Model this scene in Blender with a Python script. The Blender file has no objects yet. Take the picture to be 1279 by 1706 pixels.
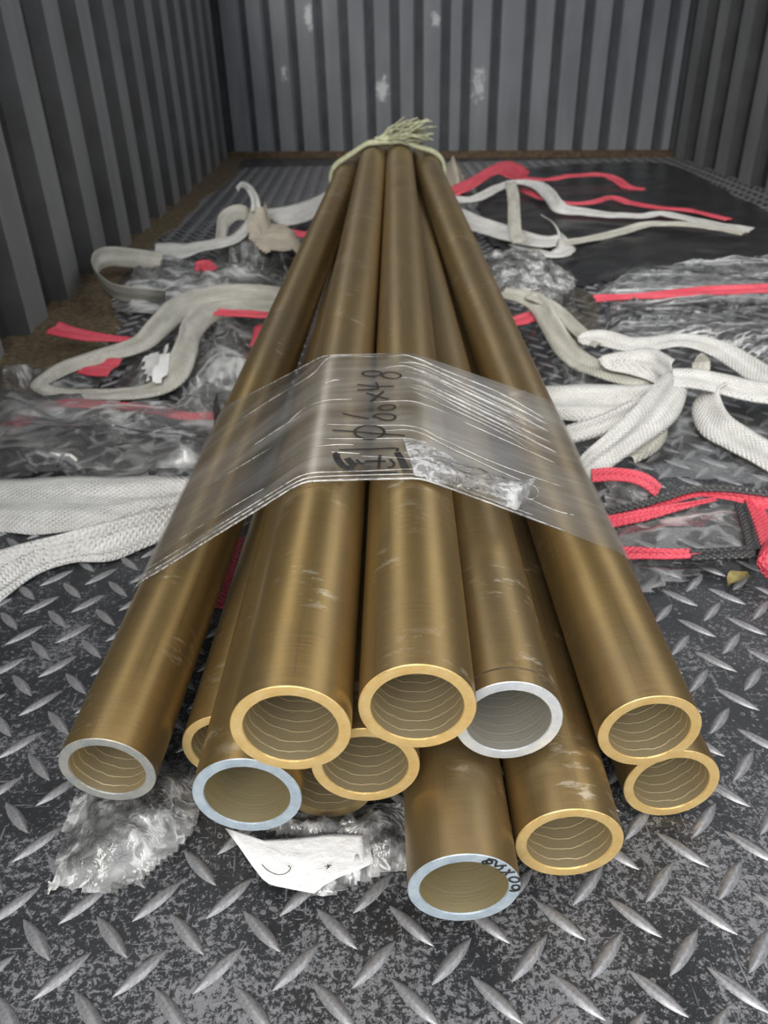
import bpy, bmesh, math, random
import numpy as np
from mathutils import Vector, Matrix, noise
from mathutils.bvhtree import BVHTree

random.seed(7)
SC = bpy.context.scene
COL = SC.collection

# ------------------------------------------------------------------ camera
F_PX, W_PX, H_PX = 1306.0, 1279, 1706
CAM = Vector((0.0, 0.0, 0.4335))
RIGHT = Vector((0.99942326, -0.02480069, -0.02319636))
UP = Vector((0.03267523, 0.51636546, 0.85574473))
FWD = Vector((0.00924526, 0.85600913, -0.51687802))
cam_data = bpy.data.cameras.new('camera')
cam_data.sensor_fit = 'VERTICAL'
cam_data.sensor_height = 36.0
cam_data.lens = F_PX / H_PX * 36.0
cam_data.clip_start = 0.02
cam_data.dof.use_dof = True
cam_data.dof.focus_distance = 0.46
cam_data.dof.aperture_fstop = 13.0
cam = bpy.data.objects.new('camera', cam_data)
COL.objects.link(cam)
cam.matrix_world = Matrix(((RIGHT.x, UP.x, -FWD.x, CAM.x), (RIGHT.y, UP.y, -FWD.y, CAM.y),
                           (RIGHT.z, UP.z, -FWD.z, CAM.z), (0, 0, 0, 1)))
SC.camera = cam

# ------------------------------------------------------------------ world and exposure
world = bpy.data.worlds.new('overcast_sky')
SC.world = world
world.use_nodes = True
wn = world.node_tree
wn.nodes.clear()
w_out = wn.nodes.new('ShaderNodeOutputWorld')
w_bg = wn.nodes.new('ShaderNodeBackground')
w_tc = wn.nodes.new('ShaderNodeTexCoord')
w_sep = wn.nodes.new('ShaderNodeSeparateXYZ')
w_ramp = wn.nodes.new('ShaderNodeValToRGB')
w_ramp.color_ramp.elements[0].position = 0.0
w_ramp.color_ramp.elements[0].color = (0.86, 0.90, 0.95, 1)
w_ramp.color_ramp.elements[1].position = 1.0
w_ramp.color_ramp.elements[1].color = (1.0, 1.0, 1.0, 1)
wn.links.new(w_tc.outputs['Generated'], w_sep.inputs[0])
wn.links.new(w_sep.outputs['Z'], w_ramp.inputs[0])
wn.links.new(w_ramp.outputs[0], w_bg.inputs['Color'])
w_bg.inputs['Strength'].default_value = 1.6
wn.links.new(w_bg.outputs[0], w_out.inputs[0])

sun_data = bpy.data.lights.new('sun', 'SUN')
sun_data.energy = 2.0
sun_data.angle = math.radians(35)
sun_data.color = (1.0, 0.95, 0.86)
sun = bpy.data.objects.new('sun', sun_data)
COL.objects.link(sun)
sun.rotation_euler = (math.radians(52), 0, math.radians(-16))

SC.view_settings.view_transform = 'Standard'
SC.view_settings.look = 'None'
SC.view_settings.gamma = 1.0
SC.view_settings.use_curve_mapping = False
SC.view_settings.exposure = 0.18
SC.cycles.transparent_max_bounces = 24
SC.cycles.max_bounces = 10
SC.cycles.caustics_reflective = False
SC.cycles.caustics_refractive = False
SC.cycles.sample_clamp_indirect = 6.0

# ------------------------------------------------------------------ helpers
def ray(px, py):
    return RIGHT * ((px - 639.5) / F_PX) - UP * ((py - 853.0) / F_PX) + FWD

def at(px, py, z=0.0):
    """The point at height z above the floor that is seen at this pixel."""
    d = ray(px, py)
    return CAM + d * ((z - CAM.z) / d.z)

def project(p):
    d = p - CAM
    z = d.dot(FWD)
    return 639.5 + F_PX * d.dot(RIGHT) / z, 853 - F_PX * d.dot(UP) / z, z

def catmull(pts, n):
    """n samples along a Catmull-Rom curve through tuples of any length."""
    P = np.array([tuple(p) for p in pts], float)
    P = np.vstack([2 * P[0] - P[1], P, 2 * P[-1] - P[-2]])
    m = len(P) - 3
    out = []
    for s in np.linspace(0, m - 1e-9, n):
        i = int(s)
        t = s - i
        a, b, c, d = P[i:i + 4]
        out.append(0.5 * (2 * b + (c - a) * t + (2 * a - 5 * b + 4 * c - d) * t * t + (3 * b - a - 3 * c + d) * t ** 3))
    return np.array(out)

def mesh_obj(name, verts, faces, mat, parent=None, smooth=True, uvs=None):
    me = bpy.data.meshes.new(name)
    me.from_pydata([tuple(v) for v in verts], [], faces)
    if uvs is not None:
        uvl = me.uv_layers.new(name='UVMap')
        for l in me.loops:
            uvl.data[l.index].uv = uvs[l.vertex_index]
    if smooth:
        me.polygons.foreach_set('use_smooth', [True] * len(me.polygons))
    me.update()
    o = bpy.data.objects.new(name, me)
    if mat is not None:
        me.materials.append(mat)
    COL.objects.link(o)
    if parent is not None:
        o.parent = parent
    return o

def tag(o, label=None, cat=None, group=None, kind=None):
    if label: o['label'] = label
    if cat: o['category'] = cat
    if group: o['group'] = group
    if kind: o['kind'] = kind
    return o

def empty(name, loc=(0, 0, 0)):
    o = bpy.data.objects.new(name, None)
    o.empty_display_size = 0.05
    COL.objects.link(o)
    o.location = loc
    return o

def tube(pts, r, seg=6, rfun=None):
    """verts, faces of a tube along points."""
    P = [Vector(p) for p in pts]
    vs, fs = [], []
    up = Vector((0, 0, 1))
    for i, p in enumerate(P):
        t = (P[min(i + 1, len(P) - 1)] - P[max(i - 1, 0)])
        if t.length < 1e-9: t = Vector((0, 1, 0))
        t.normalize()
        a = t.cross(up)
        if a.length < 1e-3: a = t.cross(Vector((1, 0, 0)))
        a.normalize()
        b = a.cross(t)
        rr = r if rfun is None else r * rfun(i / max(1, len(P) - 1))
        for k in range(seg):
            an = 2 * math.pi * k / seg
            vs.append(p + a * (rr * math.cos(an)) + b * (rr * math.sin(an)))
    for i in range(len(P) - 1):
        for k in range(seg):
            k2 = (k + 1) % seg
            fs.append((i * seg + k, i * seg + k2, (i + 1) * seg + k2, (i + 1) * seg + k))
    fs.append(tuple(range(seg - 1, -1, -1)))
    fs.append(tuple((len(P) - 1) * seg + k for k in range(seg)))
    return vs, fs

class MB:
    def __init__(self): self.v, self.f = [], []
    def add(self, vf):
        b = len(self.v)
        self.v += list(vf[0]); self.f += [tuple(i + b for i in f) for f in vf[1]]
        return self
    def build(self, name, mat, parent=None, smooth=True):
        return mesh_obj(name, self.v, self.f, mat, parent, smooth)

def box(x0, x1, y0, y1, z0, z1):
    v = [Vector((x, y, z)) for z in (z0, z1) for y in (y0, y1) for x in (x0, x1)]
    return v, [(0, 2, 3, 1), (4, 5, 7, 6), (0, 1, 5, 4), (2, 6, 7, 3), (0, 4, 6, 2), (1, 3, 7, 5)]

# ------------------------------------------------------------------ materials
class NT:
    def __init__(self, name):
        self.m = bpy.data.materials.new(name)
        self.m.use_nodes = True
        self.t = self.m.node_tree
        self.t.nodes.clear()
        self.out = self.n('OutputMaterial')
    def n(self, kind, **kw):
        nd = self.t.nodes.new('ShaderNode' + kind)
        for k, v in kw.items():
            if hasattr(nd, k) and k not in nd.inputs: setattr(nd, k, v)
        return nd
    def l(self, a, b): self.t.links.new(a, b)
    def val(self, sock, v):
        if isinstance(v, (int, float, tuple, list)): sock.default_value = v
        else: self.l(v, sock)
    def coord(self, kind='Object', scale=(1, 1, 1), rot=(0, 0, 0)):
        tc = self.n('TexCoord'); mp = self.n('Mapping')
        self.l(tc.outputs[kind], mp.inputs[0])
        mp.inputs['Scale'].default_value = scale
        mp.inputs['Rotation'].default_value = rot
        return mp.outputs[0]
    def noise(self, co, scale, detail=4, rough=0.55, dist=0.0):
        nd = self.n('TexNoise')
        self.l(co, nd.inputs['Vector'])
        nd.inputs['Scale'].default_value = scale
        nd.inputs['Detail'].default_value = detail
        nd.inputs['Roughness'].default_value = rough
        nd.inputs['Distortion'].default_value = dist
        return nd.outputs['Fac']
    def ramp(self, x, stops):
        r = self.n('ValToRGB')
        els = r.color_ramp.elements
        while len(els) < len(stops): els.new(0.5)
        for e, (p, c) in zip(els, stops):
            e.position = p
            e.color = (c, c, c, 1) if isinstance(c, (int, float)) else (*c, 1)
        self.l(x, r.inputs[0])
        return r.outputs[0]
    def math(self, op, a, b=0.0, c=None):
        nd = self.n('Math'); nd.operation = op
        self.val(nd.inputs[0], a); self.val(nd.inputs[1], b)
        if c is not None: self.val(nd.inputs[2], c)
        return nd.outputs[0]
    def mix(self, f, a, b):
        nd = self.n('Mix'); nd.data_type = 'RGBA'
        self.val(nd.inputs[0], f)
        for s, v in ((nd.inputs[6], a), (nd.inputs[7], b)):
            self.val(s, (*v, 1) if isinstance(v, tuple) and len(v) == 3 else v)
        return nd.outputs[2]
    def bump(self, h, strength=0.3, dist=0.001, normal=None):
        nd = self.n('Bump')
        nd.inputs['Strength'].default_value = strength
        nd.inputs['Distance'].default_value = dist
        self.l(h, nd.inputs['Height'])
        if normal is not None: self.l(normal, nd.inputs['Normal'])
        return nd.outputs[0]
    def principled(self, color, rough, metal=0.0, normal=None, **kw):
        p = self.n('BsdfPrincipled')
        self.val(p.inputs['Base Color'], (*color, 1) if isinstance(color, tuple) and len(color) == 3 else color)
        self.val(p.inputs['Roughness'], rough)
        self.val(p.inputs['Metallic'], metal)
        if normal is not None: self.l(normal, p.inputs['Normal'])
        for k, v in kw.items(): self.val(p.inputs[k.replace('_', ' ')], v)
        return p.outputs[0]
    def done(self, sh):
        self.l(sh, self.out.inputs[0])
        return self.m

def mat_floor():
    t = NT('worn_black_plate')
    co = t.coord('Object')
    sep = t.n('SeparateXYZ'); t.l(co, sep.inputs[0])
    n1 = t.noise(co, 250, 6, 0.8, 0.3)
    n2 = t.noise(co, 16, 5, 0.65)
    n3 = t.noise(co, 700, 3, 0.65)
    front = t.ramp(sep.outputs['Y'], [(0.17, 0.105), (0.25, 0.055), (0.42, 0.02), (0.7, 0.0)])
    a = t.math('ADD', n1, t.math('MULTIPLY', t.math('SUBTRACT', n2, 0.5), 0.42))
    a = t.math('ADD', a, front)
    a = t.math('ADD', a, t.math('MULTIPLY', t.math('SUBTRACT', n3, 0.5), 0.22))
    wear = t.ramp(a, [(0.565, 0.0), (0.612, 1.0)])
    # flaked spots with a darker heart
    vo = t.n('TexVoronoi'); vo.feature = 'F1'
    t.l(co, vo.inputs['Vector']); vo.inputs['Scale'].default_value = 150
    ringy = t.ramp(vo.outputs['Distance'], [(0.10, 0.0), (0.16, 0.7), (0.24, 0.7), (0.30, 0.0)])
    pick = t.n('SeparateColor'); t.l(vo.outputs['Color'], pick.inputs[0])
    ringy = t.math('MULTIPLY', ringy, t.ramp(pick.outputs[0], [(0.80, 0.0), (0.84, 1.0)]))
    # long scratches
    s = None
    for sc, rt in (((26, 420, 1), 0.6), ((340, 20, 1), 0.35), ((24, 380, 1), -0.9)):
        q = t.ramp(t.noise(t.coord('Object', sc, (0, 0, rt)), 1, 2), [(0.69, 0.0), (0.715, 0.75)])
        s = q if s is None else t.math('MAXIMUM', s, q)
    wear = t.math('MAXIMUM', t.math('MAXIMUM', wear, s), ringy)
    base = t.mix(t.ramp(n2, [(0.3, 0.0), (0.7, 1.0)]), (0.015, 0.016, 0.018), (0.040, 0.042, 0.047))
    colr = t.mix(wear, base, t.mix(n3, (0.17, 0.175, 0.185), (0.35, 0.35, 0.37)))
    rough = t.math('ADD', t.math('MULTIPLY', wear, 0.10), 0.36)
    bmp = t.bump(t.math('ADD', wear, t.math('MULTIPLY', n3, 0.9)), 0.5, 0.0005)
    return t.done(t.principled(colr, rough, t.math('MULTIPLY', wear, 0.35), bmp))

def mat_lug():
    t = NT('worn_raised_steel')
    co = t.coord('Object')
    oi = t.n('ObjectInfo')
    n1 = t.noise(co, 420, 4, 0.65)
    g = t.n('TexCoord')
    colr = t.mix(t.ramp(n1, [(0.32, 0.0), (0.6, 1.0)]), (0.22, 0.22, 0.23), (0.36, 0.36, 0.375))
    return t.done(t.principled(colr, 0.38, 0.5, t.bump(n1, 0.12, 0.0003)))

def mat_wall(name, lo, hi, scuff=False):
    t = NT(name)
    ge = t.n('NewGeometry')
    mp = t.n('Mapping'); t.l(ge.outputs['Position'], mp.inputs[0])
    mp.inputs['Scale'].default_value = (9, 9, 1.2)
    n1 = t.noise(mp.outputs[0], 1.6, 5, 0.62)
    n2 = t.noise(ge.outputs['Position'], 3.0, 3, 0.5)
    f = t.math('ADD', t.math('MULTIPLY', n1, 0.6), t.math('MULTIPLY', n2, 0.5))
    colr = t.mix(t.ramp(f, [(0.4, 0.0), (0.72, 1.0)]), lo, hi)
    if scuff:
        n3 = t.noise(ge.outputs['Position'], 30, 5, 0.7, 0.8)
        m = None
        for (px, py, r, sx) in ((512, 22, 0.075, 2.6), (636, 150, 0.07, 1.6), (792, 140, 0.08, 1.7), (725, 30, 0.04, 1.2), (470, 120, 0.05, 2.2)):
            d = ray(px, py)
            p = CAM + d * (3.65 / d.y)
            vm = t.n('VectorMath'); vm.operation = 'SUBTRACT'
            t.l(ge.outputs['Position'], vm.inputs[0]); vm.inputs[1].default_value = p
            vs = t.n('VectorMath'); vs.operation = 'MULTIPLY'
            t.l(vm.outputs[0], vs.inputs[0]); vs.inputs[1].default_value = (sx, 0.2, 0.8)
            ln = t.n('VectorMath'); ln.operation = 'LENGTH'; t.l(vs.outputs[0], ln.inputs[0])
            k = t.math('SUBTRACT', n3, t.math('MULTIPLY', ln.outputs['Value'], 0.45 / r))
            m = k if m is None else t.math('MAXIMUM', m, k)
        sm = t.ramp(m, [(0.22, 0.0), (0.36, 0.9)])
        colr = t.mix(sm, colr, (0.58, 0.59, 0.61))
    return t.done(t.principled(colr, 0.48, 0.0, t.bump(n1, 0.12, 0.004), Specular_IOR_Level=0.4))

def mat_brass_body():
    t = NT('dull_brass')
    oi = t.n('ObjectInfo')
    shift = t.n('CombineXYZ')
    for k in range(3): t.l(t.math('MULTIPLY', oi.outputs['Random'], 7.0 + 5 * k), shift.inputs[k])
    def pc(scale):
        tc = t.n('TexCoord'); va = t.n('VectorMath'); va.operation = 'ADD'
        mp = t.n('Mapping'); mp.inputs['Scale'].default_value = scale
        t.l(tc.outputs['Object'], mp.inputs[0]); t.l(mp.outputs[0], va.inputs[0]); t.l(shift.outputs[0], va.inputs[1])
        return va.outputs[0]
    co = pc((1, 1, 1))
    brush = t.noise(pc((25, 25, 1100)), 1, 3, 0.6)
    lon = t.noise(pc((260, 260, 6)), 1, 3, 0.6)
    pat = t.noise(pc((14, 14, 5)), 1, 4, 0.6, 0.5)
    pt = t.math('ADD', pat, t.math('MULTIPLY', t.math('SUBTRACT', oi.outputs['Random'], 0.5), 0.16))
    colr = t.mix(t.ramp(pt, [(0.34, 0.0), (0.66, 1.0)]), (0.385, 0.258, 0.094), (0.262, 0.192, 0.098))
    colr = t.mix(t.ramp(brush, [(0.36, 0.22), (0.60, 0.0)]), colr, (0.17, 0.125, 0.065))
    colr = t.mix(t.ramp(lon, [(0.60, 0.0), (0.75, 0.45)]), colr, (0.16, 0.11, 0.06))
    # pale rub marks
    rub = t.noise(pc((60, 60, 160)), 1, 4, 0.7)
    rub2 = t.noise(co, 18, 2)
    rm = t.math('MULTIPLY', t.ramp(rub, [(0.54, 0.0), (0.64, 1.0)]), t.ramp(rub2, [(0.56, 0.0), (0.66, 1.0)]))
    colr = t.mix(t.math('MULTIPLY', rm, 0.6), colr, (0.72, 0.64, 0.50))
    rough = t.math('ADD', t.math('MULTIPLY', brush, 0.16), t.math('MULTIPLY', pt, 0.22))
    rough = t.math('ADD', rough, 0.23)
    h = t.math('ADD', brush, t.math('MULTIPLY', lon, 0.5))
    return t.done(t.principled(colr, rough, 0.86, t.bump(h, 0.07, 0.0003), Coat_Weight=0.25, Coat_Roughness=0.42, Coat_IOR=1.45))

def mat_bore(name, c1, c2, rings, rough):
    t = NT(name)
    w = t.n('TexWave'); w.wave_type = 'BANDS'; w.bands_direction = 'Z'; w.wave_profile = 'SAW'
    t.l(t.coord('Object'), w.inputs['Vector'])
    w.inputs['Scale'].default_value = 46
    w.inputs['Distortion'].default_value = 2.6
    w.inputs['Detail'].default_value = 3
    w.inputs['Detail Scale'].default_value = 2.0
    fine = t.noise(t.coord('Object', (40, 40, 900)), 1, 3)
    grain = t.noise(t.coord('Object'), 500, 3)
    k = t.ramp(w.outputs['Fac'], [(0.80, 0.0), (0.93, 1.0), (1.0, 0.2)])
    colr = t.mix(fine, c1, c2)
    colr = t.mix(t.math('MULTIPLY', k, 0.8 * rings), colr, (0.95, 0.82, 0.52))
    h = t.math('ADD', t.math('MULTIPLY', k, 1.2 * rings), t.math('MULTIPLY', fine, 0.4))
    h = t.math('ADD', h, t.math('MULTIPLY', grain, 0.35))
    return t.done(t.principled(colr, rough, 0.7, t.bump(h, 0.35, 0.0006)))

def mat_cut(name, c1, c2, metal, rough):
    t = NT(name)
    a = t.noise(t.coord('Object', (900, 60, 1), (0, 0, 0.5)), 1, 3)
    b = t.noise(t.coord('Object'), 90, 5, 0.65)
    colr = t.mix(t.ramp(b, [(0.35, 0.0), (0.65, 1.0)]), c1, c2)
    return t.done(t.principled(colr, rough, metal, t.bump(t.math('ADD', a, b), 0.25, 0.0004)))

def mat_strap(name, c1, c2, dark, cell=260.0, rough=0.55):
    """woven flat strips: UVs are metres across and along."""
    t = NT(name)
    wa = t.n('TexWave'); wb = t.n('TexWave')
    for w, r in ((wa, 0.65), (wb, -0.65)):
        t.l(t.coord('UV', (1, 1, 1), (0, 0, r)), w.inputs['Vector'])
        w.wave_type = 'BANDS'; w.bands_direction = 'X'
        w.inputs['Scale'].default_value = cell / 5.2
        w.inputs['Distortion'].default_value = 1.6
        w.inputs['Detail'].default_value = 1
    weave = t.math('MULTIPLY', wa.outputs['Fac'], wb.outputs['Fac'])
    n = t.noise(t.coord('UV'), 40, 4, 0.6)
    n2 = t.noise(t.coord('UV', (9, 1.2, 1)), 8, 3, 0.6)
    colr = t.mix(t.ramp(n2, [(0.35, 0.0), (0.68, 1.0)]), c1, c2)
    hole = t.math('SUBTRACT', 1.0, t.math('MAXIMUM', wa.outputs['Fac'], wb.outputs['Fac']))
    hole = t.math('MULTIPLY', t.ramp(hole, [(0.48, 0.0), (0.82, 0.95)]), t.ramp(n, [(0.42, 0.1), (0.60, 1.0)]))
    colr = t.mix(hole, colr, dark)
    return t.done(t.principled(colr, rough, 0.0, t.bump(weave, 0.85, 0.0014), Specular_IOR_Level=0.35))

def mat_film(name, haze=0.12, hz_col=(0.85, 0.86, 0.86), streak=(1, 1, 1), rot=0.0, scale=38, rough=0.10, gloss=1.0, vein=0.5, bst=0.5):
    """thin clear wrap: transparent, mirror-like at its creases, milky in patches, with glints painted into the haze."""
    t = NT(name)
    co = t.coord('Object', streak, (0, 0, rot))
    n1 = t.noise(co, scale, 3, 0.5, 0.5)
    rid = t.math('SUBTRACT', 1.0, t.math('ABSOLUTE', t.math('MULTIPLY', t.math('SUBTRACT', n1, 0.5), 5.0)))
    n2 = t.noise(co, scale * 0.33, 4, 0.6, 0.4)
    n4 = t.noise(t.coord('Object', (streak[0] * 3.4, streak[1] * 0.8, streak[2]), (0, 0, rot + 0.5)), scale * 1.3, 3, 0.6, 0.3)
    veins = t.math('MULTIPLY', t.ramp(rid, [(0.62, 0.0), (0.98, 1.0)]), t.ramp(n2, [(0.46, 0.0), (0.60, 1.0)]))
    glint = t.math('MULTIPLY', t.ramp(n4, [(0.60, 0.0), (0.72, 1.0)]), t.ramp(n2, [(0.38, 0.0), (0.62, 0.9)]))  # white glint streaks, mixed in as diffuse colour
    veins = t.math('MAXIMUM', veins, glint)
    bmp = t.bump(t.math('ADD', t.math('MULTIPLY', rid, 0.6), n2), bst, 0.004)
    lw = t.n('LayerWeight'); lw.inputs['Blend'].default_value = 0.28
    t.l(bmp, lw.inputs['Normal'])
    gl = t.n('BsdfGlossy'); gl.inputs['Roughness'].default_value = rough
    t.l(bmp, gl.inputs['Normal'])
    df = t.n('BsdfDiffuse'); df.inputs['Color'].default_value = (*hz_col, 1); t.l(bmp, df.inputs['Normal'])
    tr = t.n('BsdfTranslucent'); tr.inputs['Color'].default_value = (*hz_col, 1)
    ms = t.n('MixShader'); ms.inputs[0].default_value = 0.35
    t.l(df.outputs[0], ms.inputs[1]); t.l(tr.outputs[0], ms.inputs[2])
    tp = t.n('BsdfTransparent'); tp.inputs['Color'].default_value = (0.97, 0.97, 0.965, 1)
    m1 = t.n('MixShader')
    hz = t.math('ADD', t.math('MULTIPLY', t.ramp(n2, [(0.38, 0.1), (0.66, 1.0)]), haze), t.math('MULTIPLY', veins, vein))
    hz = t.math('MINIMUM', hz, 0.95)
    t.l(hz, m1.inputs[0]); t.l(tp.outputs[0], m1.inputs[1]); t.l(ms.outputs[0], m1.inputs[2])
    m2 = t.n('MixShader')
    fr = t.math('MINIMUM', t.math('ADD', t.math('MULTIPLY', lw.outputs['Fresnel'], 0.9 * gloss), 0.05 * gloss), 0.8)
    t.l(fr, m2.inputs[0]); t.l(m1.outputs[0], m2.inputs[1]); t.l(gl.outputs[0], m2.inputs[2])
    return t.done(m2.outputs[0])

def mat_plain(name, c1, c2, rough=0.6, scale=40, metal=0.0, bs=0.2, bd=0.002):
    t = NT(name)
    n = t.noise(t.coord('Object'), scale, 5, 0.6)
    return t.done(t.principled(t.mix(t.ramp(n, [(0.35, 0.0), (0.65, 1.0)]), c1, c2), rough, metal, t.bump(n, bs, bd)))

M = {}
M['floor'] = mat_floor()
M['lug'] = mat_lug()
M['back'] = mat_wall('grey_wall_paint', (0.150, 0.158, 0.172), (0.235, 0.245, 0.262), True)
M['groove'] = mat_plain('darker_groove', (0.035, 0.038, 0.044), (0.06, 0.064, 0.072), 0.6, 12)  # grooves coloured darker than the raised panels
M['side'] = mat_wall('lit_rib_face', (0.145, 0.146, 0.147), (0.235, 0.236, 0.236))  # lighter tone for rib faces, standing in for light on them
M['side_shade'] = mat_plain('shaded_side_wall', (0.028, 0.028, 0.029), (0.05, 0.05, 0.052), 0.55, 12)  # shade of the rib flanks and valleys put into a darker colour
M['roof'] = mat_plain('grey_roof_paint', (0.10, 0.10, 0.11), (0.15, 0.15, 0.16), 0.6, 6)
M['rust'] = mat_plain('rusty_edge', (0.05, 0.03, 0.015), (0.13, 0.085, 0.045), 0.8, 60)
M['dirt'] = mat_plain('brown_dirt', (0.055, 0.04, 0.022), (0.17, 0.125, 0.07), 0.95, 120, 0, 0.8, 0.006)
M['body'] = mat_brass_body()
M['bore'] = mat_bore('ringed_bore', (0.50, 0.41, 0.24), (0.70, 0.58, 0.36), 1.0, 0.36)
M['bore_plain'] = mat_bore('plain_bore', (0.46, 0.39, 0.22), (0.64, 0.55, 0.33), 0.12, 0.42)
M['bore_grey'] = mat_bore('grey_bore', (0.50, 0.47, 0.40), (0.72, 0.69, 0.62), 0.35, 0.38)
M['cut'] = mat_cut('fresh_cut_brass', (0.74, 0.49, 0.175), (0.83, 0.61, 0.28), 0.5, 0.40)
M['cut_silver'] = mat_cut('blue_grey_cut', (0.36, 0.44, 0.51), (0.52, 0.59, 0.65), 0.3, 0.42)
M['cut_dull'] = mat_cut('dull_grey_cut', (0.30, 0.33, 0.34), (0.46, 0.44, 0.38), 0.4, 0.45)
M['cut_shaded'] = mat_cut('shaded_cut_brass', (0.26, 0.19, 0.09), (0.36, 0.27, 0.14), 0.5, 0.5)  # cut brass darkened: shade on the low pipe end put into its colour
M['cut_white'] = mat_cut('silver_white_cut', (0.58, 0.62, 0.67), (0.76, 0.77, 0.76), 0.4, 0.36)
M['white'] = mat_strap('white_woven_strap', (0.58, 0.58, 0.555), (0.74, 0.74, 0.72), (0.22, 0.21, 0.20), 400)
M['cream'] = mat_strap('dirty_woven_strap', (0.44, 0.43, 0.37), (0.62, 0.61, 0.55), (0.15, 0.14, 0.11), 420)
M['pink'] = mat_strap('pink_woven_tape', (0.70, 0.068, 0.105), (0.82, 0.15, 0.19), (0.30, 0.03, 0.05), 420, 0.5)
M['blacktape'] = mat_strap('black_woven_edge', (0.03, 0.03, 0.032), (0.10, 0.10, 0.10), (0.14, 0.14, 0.14), 420, 0.3)
M['ink'] = mat_plain('black_marker_ink', (0.012, 0.011, 0.012), (0.03, 0.028, 0.028), 0.5)
M['paper'] = mat_plain('white_paper', (0.93, 0.93, 0.93), (0.97, 0.97, 0.97), 0.55, 150, 0, 0.5, 0.002)
M['beige'] = mat_plain('beige_sheet', (0.40, 0.35, 0.28), (0.50, 0.45, 0.37), 0.7, 30)
M['whitecloth'] = mat_plain('white_plastic', (0.62, 0.62, 0.61), (0.76, 0.76, 0.75), 0.45, 30)
M['blacksheet'] = mat_plain('black_plastic', (0.012, 0.012, 0.013), (0.03, 0.03, 0.032), 0.30, 14, 0, 0.35, 0.01)
M['brownfilm'] = mat_film('brown_tinted_film', 0.45, (0.30, 0.26, 0.19), (1, 1, 1), 0, 30, 0.2, 0.7, 0.2)
M['film'] = mat_film('clear_film', 0.27, streak=(0.6, 1.3, 1), scale=15, vein=0.85, bst=0.4)
M['film_dark'] = mat_film('thin_clear_film', 0.11, streak=(0.5, 1.4, 1), scale=12, vein=0.45, bst=0.35)
M['film_faint'] = mat_film('faint_clear_film', 0.04, scale=10, vein=0.14, bst=0.15, gloss=0.7)
M['film_milky'] = mat_film('milky_film', 0.52, scale=70, vein=0.95)
M['film_streak'] = mat_film('stretched_film', 0.16, (0.86, 0.88, 0.90), (0.035, 1.7, 1), -0.04, 70, 0.12, 1.0, 1.2)
M['band'] = mat_film('taut_film', 0.22, (0.80, 0.80, 0.76), (0.10, 1.0, 0.1), 0.0, 60, 0.30, 0.26, 0.10, 0.02)
M['crease'] = mat_film('glint_white_film', 0.95, (0.92, 0.92, 0.90), (1, 1, 1), 0, 60, 0.12, 1.0, 0.5)  # near-white haze carries the glint along the folds
M['twine'] = mat_plain('green_straw_twine', (0.30, 0.32, 0.19), (0.55, 0.54, 0.38), 0.7, 200)
M['leaf'] = mat_plain('dry_leaf', (0.20, 0.15, 0.05), (0.36, 0.30, 0.12), 0.6, 80)
M['asphalt'] = mat_plain('grey_pavement', (0.20, 0.20, 0.20), (0.30, 0.30, 0.29), 0.9, 20)

# ------------------------------------------------------------------ the truck box
ZR, ZS = 2.2, 1.0        # unseen roof height; side boards kept low so sky reaches the brass
Y0 = -0.35
fl = mesh_obj('floor', [(-0.68, Y0, 0), (1.34, Y0, 0), (1.34, 3.95, 0), (-0.68, 3.95, 0),
                        (-0.68, Y0, -0.05), (1.34, Y0, -0.05), (1.34, 3.95, -0.05), (-0.68, 3.95, -0.05)],
              [(0, 1, 2, 3), (7, 6, 5, 4), (0, 4, 5, 1), (1, 5, 6, 2), (2, 6, 7, 3), (3, 7, 4, 0)], M['floor'], None, False)
tag(fl, 'black painted steel checker plate floor worn to grey in places', kind='structure')

def lug_geo(sgn):
    """one lens-shaped raised bar of the checker plate"""
    vs, fs = [], []
    L, Wd, Hh = 0.0172, 0.0036, 0.0021
    n = 8
    ca, sa = math.cos(sgn * math.radians(46)), math.sin(sgn * math.radians(46))
    for i in range(n + 1):
        t = -1 + 2 * i / n
        w = Wd * (1 - abs(t) ** 2.2) + 0.0003
        hh = Hh * (1 - abs(t) ** 3) + 0.0001
        for (u, z) in ((-1, 0.0), (-0.62, 0.8), (0, 1.0), (0.62, 0.8), (1, 0.0)):
            x, y = t * L, u * w
            vs.append((x * ca - y * sa, x * sa + y * ca, z * hh))
    for i in range(n):
        for k in range(4):
            fs.append((i * 5 + k, (i + 1) * 5 + k, (i + 1) * 5 + k + 1, i * 5 + k + 1))
    return vs, fs

LX0, LY0, LSX, LSY = -0.2223, 0.2816, 0.04258, 0.02088
lug_me = {}
for sg in (1, -1):
    v, f = lug_geo(sg)
    me = bpy.data.meshes.new('raised_bar')
    me.from_pydata(v, [], f)
    me.polygons.foreach_set('use_smooth', [True] * len(me.polygons))
    me.materials.append(M['lug'])
    lug_me[sg] = me
cells = []
for r in range(-26, 172):
    for i in range(-12, 38):
        x = LX0 + LSX * (i + (0.5 if r % 2 else 0.0))
        y = LY0 + LSY * r
        if not (-0.60 < x < 1.25 and Y0 + 0.02 < y < 3.42): continue
        if y > 0.1:
            px, py, dz = project(Vector((x, y, 0)))
        else: px, py, dz = -9999, 0, 9
        vis = -30 < px < W_PX + 30 and -30 < py < H_PX + 30
        cells.append((not vis, dz, x, y, 1 if r % 2 == 0 else -1))
cells.sort()
for (_, _, x, y, sg) in cells[:300]:
    o = bpy.data.objects.new('raised_bar', lug_me[sg])
    COL.objects.link(o)
    o.parent = fl
    o.location = (x, y, 0.0)
mb = MB()
lg = {s: lug_geo(s) for s in (1, -1)}
for (_, _, x, y, sg) in cells[300:]:
    mb.add(([(a + x, b + y, c) for a, b, c in lg[sg][0]], lg[sg][1]))
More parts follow.
